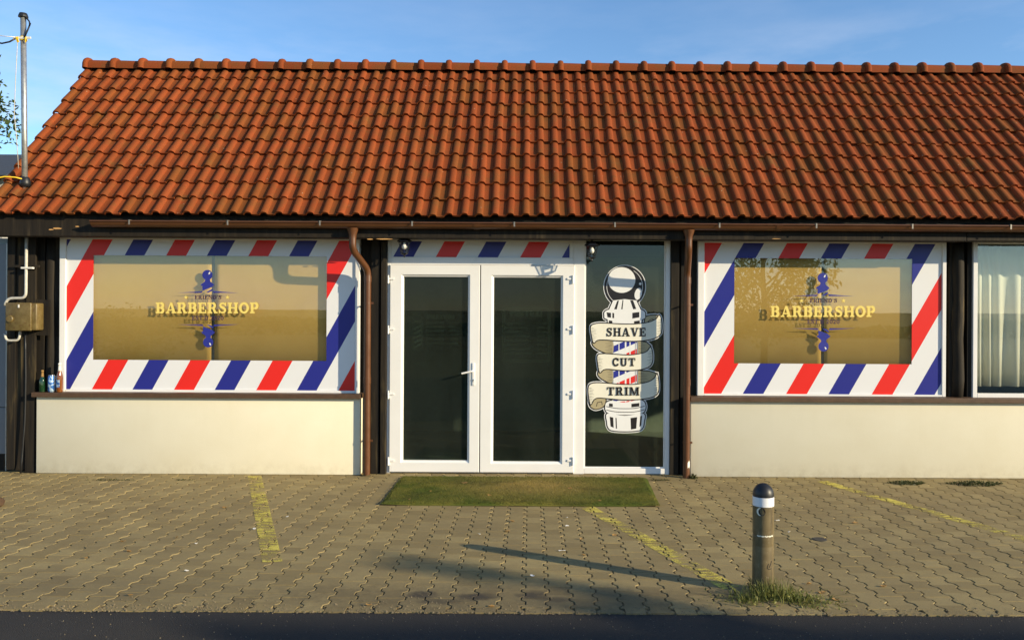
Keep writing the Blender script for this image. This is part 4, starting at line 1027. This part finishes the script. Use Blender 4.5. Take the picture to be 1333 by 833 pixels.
def wrapstrip(L, Rr, z0, mat, name, off=.0009):
    m = MB()
    for i in range(len(L)-1): m.add([((r+off)*math.sin(a), -(r+off)*math.cos(a), z0 + z) for a, z in (L[i], L[i+1], Rr[i+1], Rr[i])], [(0, 1, 2, 3)])
    return m.build(name, mat, bo)
ca = -.50                                                             # round recess with a pale crescent, a little left of centre
m = MB()
ring = [(ca + .42*math.cos(t), .024*math.sin(t)) for t in (2*math.pi*i/20 for i in range(20))]
wrap(ring, .485, 'print_black', 'round_mark', .0008)
L = [(ca + .42*math.cos(R(a)), .024*math.sin(R(a))) for a in range(100, 262, 12)]; L2 = [(ca + .10 + .34*math.cos(R(a)), .0225*math.sin(R(a))) for a in range(100, 262, 12)]
wrapstrip(L, L2, .485, 'print_cream', 'crescent', .0012)
# scratches on the joint and a scrawled arrow
wrapstrip([(-.9 + .12*i, .004 + .003*math.sin(i*3)) for i in range(16)], [(-.9 + .12*i, -.003 + .002*math.cos(i*2)) for i in range(16)], .3415, 'print_cream', 'scratches', -.0015)
wrapstrip([(.10, -.01), (.25, -.016), (.45, -.017), (.62, -.013)], [(.10, -.015), (.25, -.021), (.45, -.021), (.62, -.018)], .17, 'print_black', 'scrawl')
wrapstrip([(.62, .030), (.45, .012), (.28, -.008)], [(.68, .026), (.50, .006), (.33, -.013)], .17, 'print_black', 'scrawl', .0011)
wrapstrip([(.14, -.012), (.22, .004), (.30, .012)], [(.08, -.014), (.17, .006), (.26, .015)], .17, 'print_black', 'scrawl', .0013)

# grass round the bollard
gr = random.Random(21)
def blade(mb, x, y, h, lean, a, w, t):
    dx, dy = math.cos(a), math.sin(a); px_, py_ = -dy, dx; mb.tint = t; pts = []
    for k in range(4):
        s = k/3; o = lean*s*s; ww = w*(1-s*.92); c = (x+dx*o, y+dy*o, h*s - lean*.25*s*s)
        pts.append((c[0]-px_*ww, c[1]-py_*ww, c[2])); pts.append((c[0]+px_*ww, c[1]+py_*ww, c[2]))
    mb.add(pts, [(2*k, 2*k+1, 2*k+3, 2*k+2) for k in range(3)])
def leaf_quad(mb, c, s, rnd_, flat=.5):
    n = Vector((rnd_.gauss(0, 1), rnd_.gauss(0, 1), rnd_.gauss(0, 1)*flat + .3)).normalized(); a = n.orthogonal().normalized(); b = n.cross(a); t = rnd_.uniform(0, 6.28)
    a, b = a*math.cos(t)+b*math.sin(t), b*math.cos(t)-a*math.sin(t); mb.tint = rnd_.uniform(.01, 1)
    mb.poly([tuple(c - a*s), tuple(c - b*s*.45 - a*.1*s), tuple(c + a*s), tuple(c + b*s*.45 - a*.1*s)])
gb = MB()
for _ in range(520):
    u = gr.gauss(0, .5)
    x = XBo + .03 + u*.30; y = 4.60 + gr.gauss(0, .045) + (.05 if abs(u) < .4 else 0); hgt = max(.02, .115*math.exp(-(u/.62)**2)*gr.uniform(.45, 1.3))
    blade(gb, x, y, hgt, gr.uniform(.01, .06), gr.uniform(0, 6.28), gr.uniform(.0016, .0036), gr.random())
for _ in range(110):
    a = gr.uniform(0, 6.28); x = XBo + .075*math.cos(a); y = YB + .07*math.sin(a); blade(gb, x, y, gr.uniform(.03, .10), gr.uniform(.01, .05), a + gr.uniform(-.6, .6), .0026, gr.random())
for _ in range(170):                                                  # dry straggling leaves to the right
    x = XBo + .12 + abs(gr.gauss(0, .13)); y = 4.56 + gr.gauss(0, .05); blade(gb, x, y, gr.uniform(.008, .03), gr.uniform(.02, .05), gr.uniform(0, 6.28), .004, gr.uniform(.7, 1))
for _ in range(420):
    u = gr.gauss(.05, .55); x = XBo + u*.30; y = 4.60 + gr.gauss(0, .06); leaf_quad(gb, Vector((x, y, abs(gr.gauss(0, .022)) + .003)), gr.uniform(.005, .013), gr, 1.2)
for _ in range(30):
    u = gr.uniform(-.8, 1.1); blade(gb, XBo + u*.28, 4.60 + gr.gauss(0, .05), gr.uniform(.06, .12), gr.uniform(.05, .13), gr.uniform(0, 6.28), gr.uniform(.004, .007), gr.uniform(0, .8))
o = gb.build('grass_tuft', 'grass_blade', None); o['label'] = 'ragged green grass tuft growing round the bollard foot'; o['category'] = 'grass'; o['kind'] = 'stuff'

# weeds in the joints
def weed(px, py, rx, ry, h, n, label, s=.011):
    Y = H*F/(unroll(px, py)[1]-CY); X = WX(px, Y, py); mb = MB()
    for _ in range(n):
        a = gr.uniform(0, 6.28); q_ = math.sqrt(gr.random()); x = rx*q_*math.cos(a)*(1+.25*math.sin(3*a)); y = ry*q_*math.sin(a)
        leaf_quad(mb, Vector((X+x, Y+y, .004 + gr.random()*h*(1-q_*.7))), s*gr.uniform(.6, 1.3), gr, 1.5)
    o = mb.build('weed_patch', 'weed', None); o['label'] = label; o['category'] = 'weeds'; o['group'] = 'weeds in the paving joints'
weed(1181, 629.5, .17, .08, .03, 420, 'small dark weed patch between the parking line and a wider patch')
weed(1270, 630.5, .25, .09, .035, 650, 'wide dark weed patch along the cream plinth wall')
weed(902, 622.5, .04, .03, .06, 90, 'little green weed at the foot of the brown downpipe', .014)
weed(145, 625, .22, .025, .012, 110, 'thin moss streak below the plinth wall near the bottles', .008)
weed(240, 625, .10, .02, .012, 60, 'thin moss streak below the middle of the plinth wall', .008)
weed(860, 625, .09, .03, .012, 70, 'low weeds at the corner of the turf mat', .009)

# ================================================================== SMALL LITTER
lr = random.Random(33)
def at_ground(px, py, z=0.0): Y = (H-z)*F/(unroll(px, py)[1]-CY); return WX(px, Y, py), Y
def scrap(px, py, sx, sy, z, mat, name, label, cat, group):
    X, Y = at_ground(px, py, z); mb = MB(); n = 7; a0 = lr.uniform(0, 6.28)
    ring = [(math.cos(a0+2*math.pi*i/n)*sx*lr.uniform(.7, 1.1), math.sin(a0+2*math.pi*i/n)*sy*lr.uniform(.7, 1.1)) for i in range(n)]
    up = [lr.uniform(.002, .012) for _ in range(n)]
    mb.add([(X, Y, z+.0045)] + [(X+x, Y+y, z+.002+u) for (x, y), u in zip(ring, up)] + [(X, Y, z+.002)] + [(X+x, Y+y, z+u) for (x, y), u in zip(ring, up)],
           [(0, 1+i, 1+(i+1) % n) for i in range(n)] + [(n+1, n+2+(i+1) % n, n+2+i) for i in range(n)] + [(1+i, n+2+i, n+2+(i+1) % n, 1+(i+1) % n) for i in range(n)])
    o = mb.build(name, mat, None); o['label'] = label; o['category'] = cat; o['group'] = group
for px, py, sx, sy in ((693, 750, .017, .012), (732, 717, .028, .009), (738, 685, .016, .006), (624, 696, .012, .006), (243, 744, .018, .008), (331, 689, .016, .006), (374, 673, .014, .005), (255, 708, .012, .006), (1011, 678, .022, .008), (738, 674, .008, .005), (1027, 693, .010, .005)):
    scrap(px, py, sx, sy, 0, 'paper', 'paper_scrap', 'tiny white paper scrap lying on the paving blocks', 'litter', 'paper scraps on the paving')
for px, py, sx, sy in ((604, 629, .035, .018), (637, 645, .02, .012), (742, 636, .025, .01), (780, 652, .02, .01), (560, 640, .015, .01), (690, 641, .014, .008), (819, 634, .014, .008), (533, 650, .012, .008)):
    scrap(px, py, sx, sy, .018, 'leaf_brown', 'dry_leaf', 'dry brown leaf lying on the turf mat', 'leaf', 'dry leaves on the mat')
for px, py, sx, sy in ((667, 679, .02, .01), (660, 692, .025, .012), (800, 697, .022, .012), (757, 702, .014, .008), (160, 705, .02, .008), (168, 718, .02, .01), (230, 700, .014, .01), (760, 723, .014, .008), (292, 661, .02, .01), (1113, 681, .03, .01), (1053, 760, .02, .01), (1070, 772, .03, .012), (1150, 764, .02, .01), (1088, 781, .025, .012), (640, 790, .02, .01), (480, 788, .022, .01), (170, 775, .018, .01), (112, 727, .016, .008)):
    scrap(px, py, sx, sy, 0, 'leaf_brown', 'dry_leaf', 'dry brown leaf lying on the bare paving blocks', 'leaf', 'dry leaves on the paving')
X, Y = at_ground(1067, 702); m = MB(); m.lathe([(.052, 0), (.052, .003), (.046, .005), (.0, .004)], (X, Y, .0005), 22)
o = m.build('flat_lid', 'lid_dark', None); o['label'] = 'flat dark round lid lying on the blocks behind the bollard'; o['category'] = 'lid'
X, Y = at_ground(-4, 659); m = MB(); bmh = bmesh.new(); bmesh.ops.create_icosphere(bmh, subdivisions=2, radius=.055)
for v in bmh.verts: v.co = v.co * (1 + .35*noise.noise(v.co*22)) ; v.co.z = v.co.z*.8 + .036
m.add([(X+v.co.x, Y+v.co.y, v.co.z) for v in bmh.verts], [[v.index for v in f.verts] for f in bmh.faces]); bmh.free()
o = m.build('brick_lump', 'shard', None); o['label'] = 'brown broken brick lump on the paving near the gate'; o['category'] = 'brick lump'
# grit along the road seam and in the joints
gm_ = MB()
for _ in range(2400):
    x = lr.uniform(-3.4, 3.6); y = YE + .01 + abs(lr.gauss(0, .05)) * lr.choice((1, 1, 2.5)) - .03; s = lr.uniform(.0012, .0044); z = lr.uniform(-.001, .002)
    if lr.random() < .12: s *= 1.7
    gm_.add([(x-s, y-s*.7, z-.003), (x+s, y-s*.8, z-.003), (x+s*.8, y+s, z-.003), (x-s*.9, y+s*.8, z-.003), (x+lr.uniform(-.3, .3)*s, y, z+s)], [(0, 1, 4), (1, 2, 4), (2, 3, 4), (3, 0, 4)])
for _ in range(420):
    x = lr.uniform(-3.6, 3.8); y = lr.uniform(3.6, YE); s = lr.uniform(.0012, .0042); z = -.006
    gm_.add([(x-s, y-s*.7, z-.003), (x+s, y-s*.8, z-.003), (x+s*.8, y+s, z-.003), (x-s*.9, y+s*.8, z-.003), (x+lr.uniform(-.3, .3)*s, y, z+s)], [(0, 1, 4), (1, 2, 4), (2, 3, 4), (3, 0, 4)])
gm_.build('seam_grit', 'grit', None, label='loose grit along the asphalt edge', category='grit', kind='stuff')

# ================================================================== TREES AND NEIGHBOURS
def tree(loc, h, crown_z, rx, rz, n, leaf, label, seed, group='trees around the street', cone=0.0):
    rnd = random.Random(seed); t = thing('tree', label, 'tree', loc, group); m = MB()
    m.tube([(0, 0, -.1), (.03, .02, h*.25), (-.04, .03, h*.5), (.03, 0, h*.9)], [.055*h/3, .045*h/3, .035*h/3, .008], 10)
    cl = []
    for i in range(int(14 + 10*rx)):
        a = rnd.uniform(0, 6.28); q_ = rnd.uniform(.25, 1)**.6; zz = rnd.uniform(-.95, .95); lim = math.sqrt(max(0, 1-zz*zz)); lim *= (1 - cone*(zz+1)/2)
        c = Vector((rx*q_*lim*math.cos(a), rx*q_*lim*math.sin(a), crown_z + rz*zz)); cl.append((c, rnd.uniform(.28, .5)*min(rx, 1.6)*(1 - cone*.45*(zz+1)/2)))
        st = Vector((0, 0, max(h*.18, c.z - .5*rx - .3))); m.tube([st, (st+c)/2 + Vector((0, 0, .1)), c], [.02*h/4, .012*h/4, .004], 6)
    m.build('trunk', 'bark', t, True)
    mb = MB()
    for _ in range(n):
        c, s = rnd.choice(cl); d = Vector((rnd.gauss(0, 1), rnd.gauss(0, 1), rnd.gauss(0, 1))).normalized()*s*rnd.random()**.45
        leaf_quad(mb, c + d, leaf*rnd.uniform(.6, 1.3), rnd, .8)
    mb.build('crown', 'leaf_green', t); return t
tree((-9.26, 12.2, -.1), 5.5, 4.95, 1.2, .62, 9000, .048, 'leafy tree rising behind the tiled roof verge', 4)
sh = thing('neighbour_shed', 'pale shed with dark roof behind the tiled roof verge', 'building', (-12.95, 17, -.1))
MB().box(-2.9, 2.9, -1.8, 1.8, 0, 4.2).build('wall', 'shed_wall', sh)
m = MB(); m.add([(-3.2, -2.2, 4.2), (3.2, -2.2, 4.2), (3.2, 2.2, 4.2), (-3.2, 2.2, 4.2), (-3.2, 0, 5.0), (3.2, 0, 5.0)], [(0, 1, 5, 4), (2, 3, 4, 5), (0, 4, 3), (1, 2, 5), (0, 3, 2, 1)]); m.build('roof', 'shed_roof', sh)
# across the road, seen only in the glass and by their shadows
tree((14.1, -2.05, -.1), 5.15, 3.2, .85, 2.05, 1500, .065, 'slender tree standing across the road up the street', 8, cone=.75)
tree((6.2, -5.0, -.1), 5.6, 3.3, 1.8, 2.1, 8000, .07, 'broad leafy tree standing across the road from the curtained window', 15)
tree((-10.6, -5.0, -.1), 1.6, .8, 1.15, .72, 4000, .05, 'low leafy bush standing across the road from the bottles', 19)
hd_ = MB(); rnd = random.Random(77)
for i in range(22000):
    x = rnd.uniform(-70, 70); hh = 1.0 + .8*noise.noise((x*.07, 0, 0)) + .35*noise.noise((x*.4, 3, 0)); z = -.1 + hh*rnd.random()**.6; leaf_quad(hd_, Vector((x, -38 + rnd.uniform(-1.6, 1.6), z)), rnd.uniform(.14, .3), rnd, .8)
o = hd_.build('hedgerow', 'leaf_green', None); o['label'] = 'long wild hedgerow across the field'; o['category'] = 'hedge'; o['kind'] = 'stuff'

# unseen house, added across the road so its roof shades the asphalt
hs = thing('shade_house', 'unseen cream house added across the road to shade the asphalt', 'house', (26.6, -6.6, -.1))
MB().box(-6, 6, -3, 3, 0, 3.6).build('wall', 'plaster', hs)
m = MB(); m.add([(-6.3, -3.6, 3.5), (6.3, -3.6, 3.5), (6.3, 3.6, 3.5), (-6.3, 3.6, 3.5), (-6.3, 0, 7.75), (6.3, 0, 7.75)], [(0, 1, 5, 4), (2, 3, 4, 5), (0, 4, 3), (1, 2, 5), (0, 3, 2, 1)]); m.build('roof', 'roof_tile', hs)
for wx_ in (-3.5, 0, 3.5):
    wq = MB(); frame_ring(wq, wx_ - .6, wx_ + .6, 1.1, 2.4, .07, 2.97, 3.04); wo_ = wq.build('window', 'pvc_white', hs)
    MB().box(wx_ - .54, wx_ + .54, 3.001, 3.006, 1.16, 2.34).build('pane', 'pane_door', wo_)
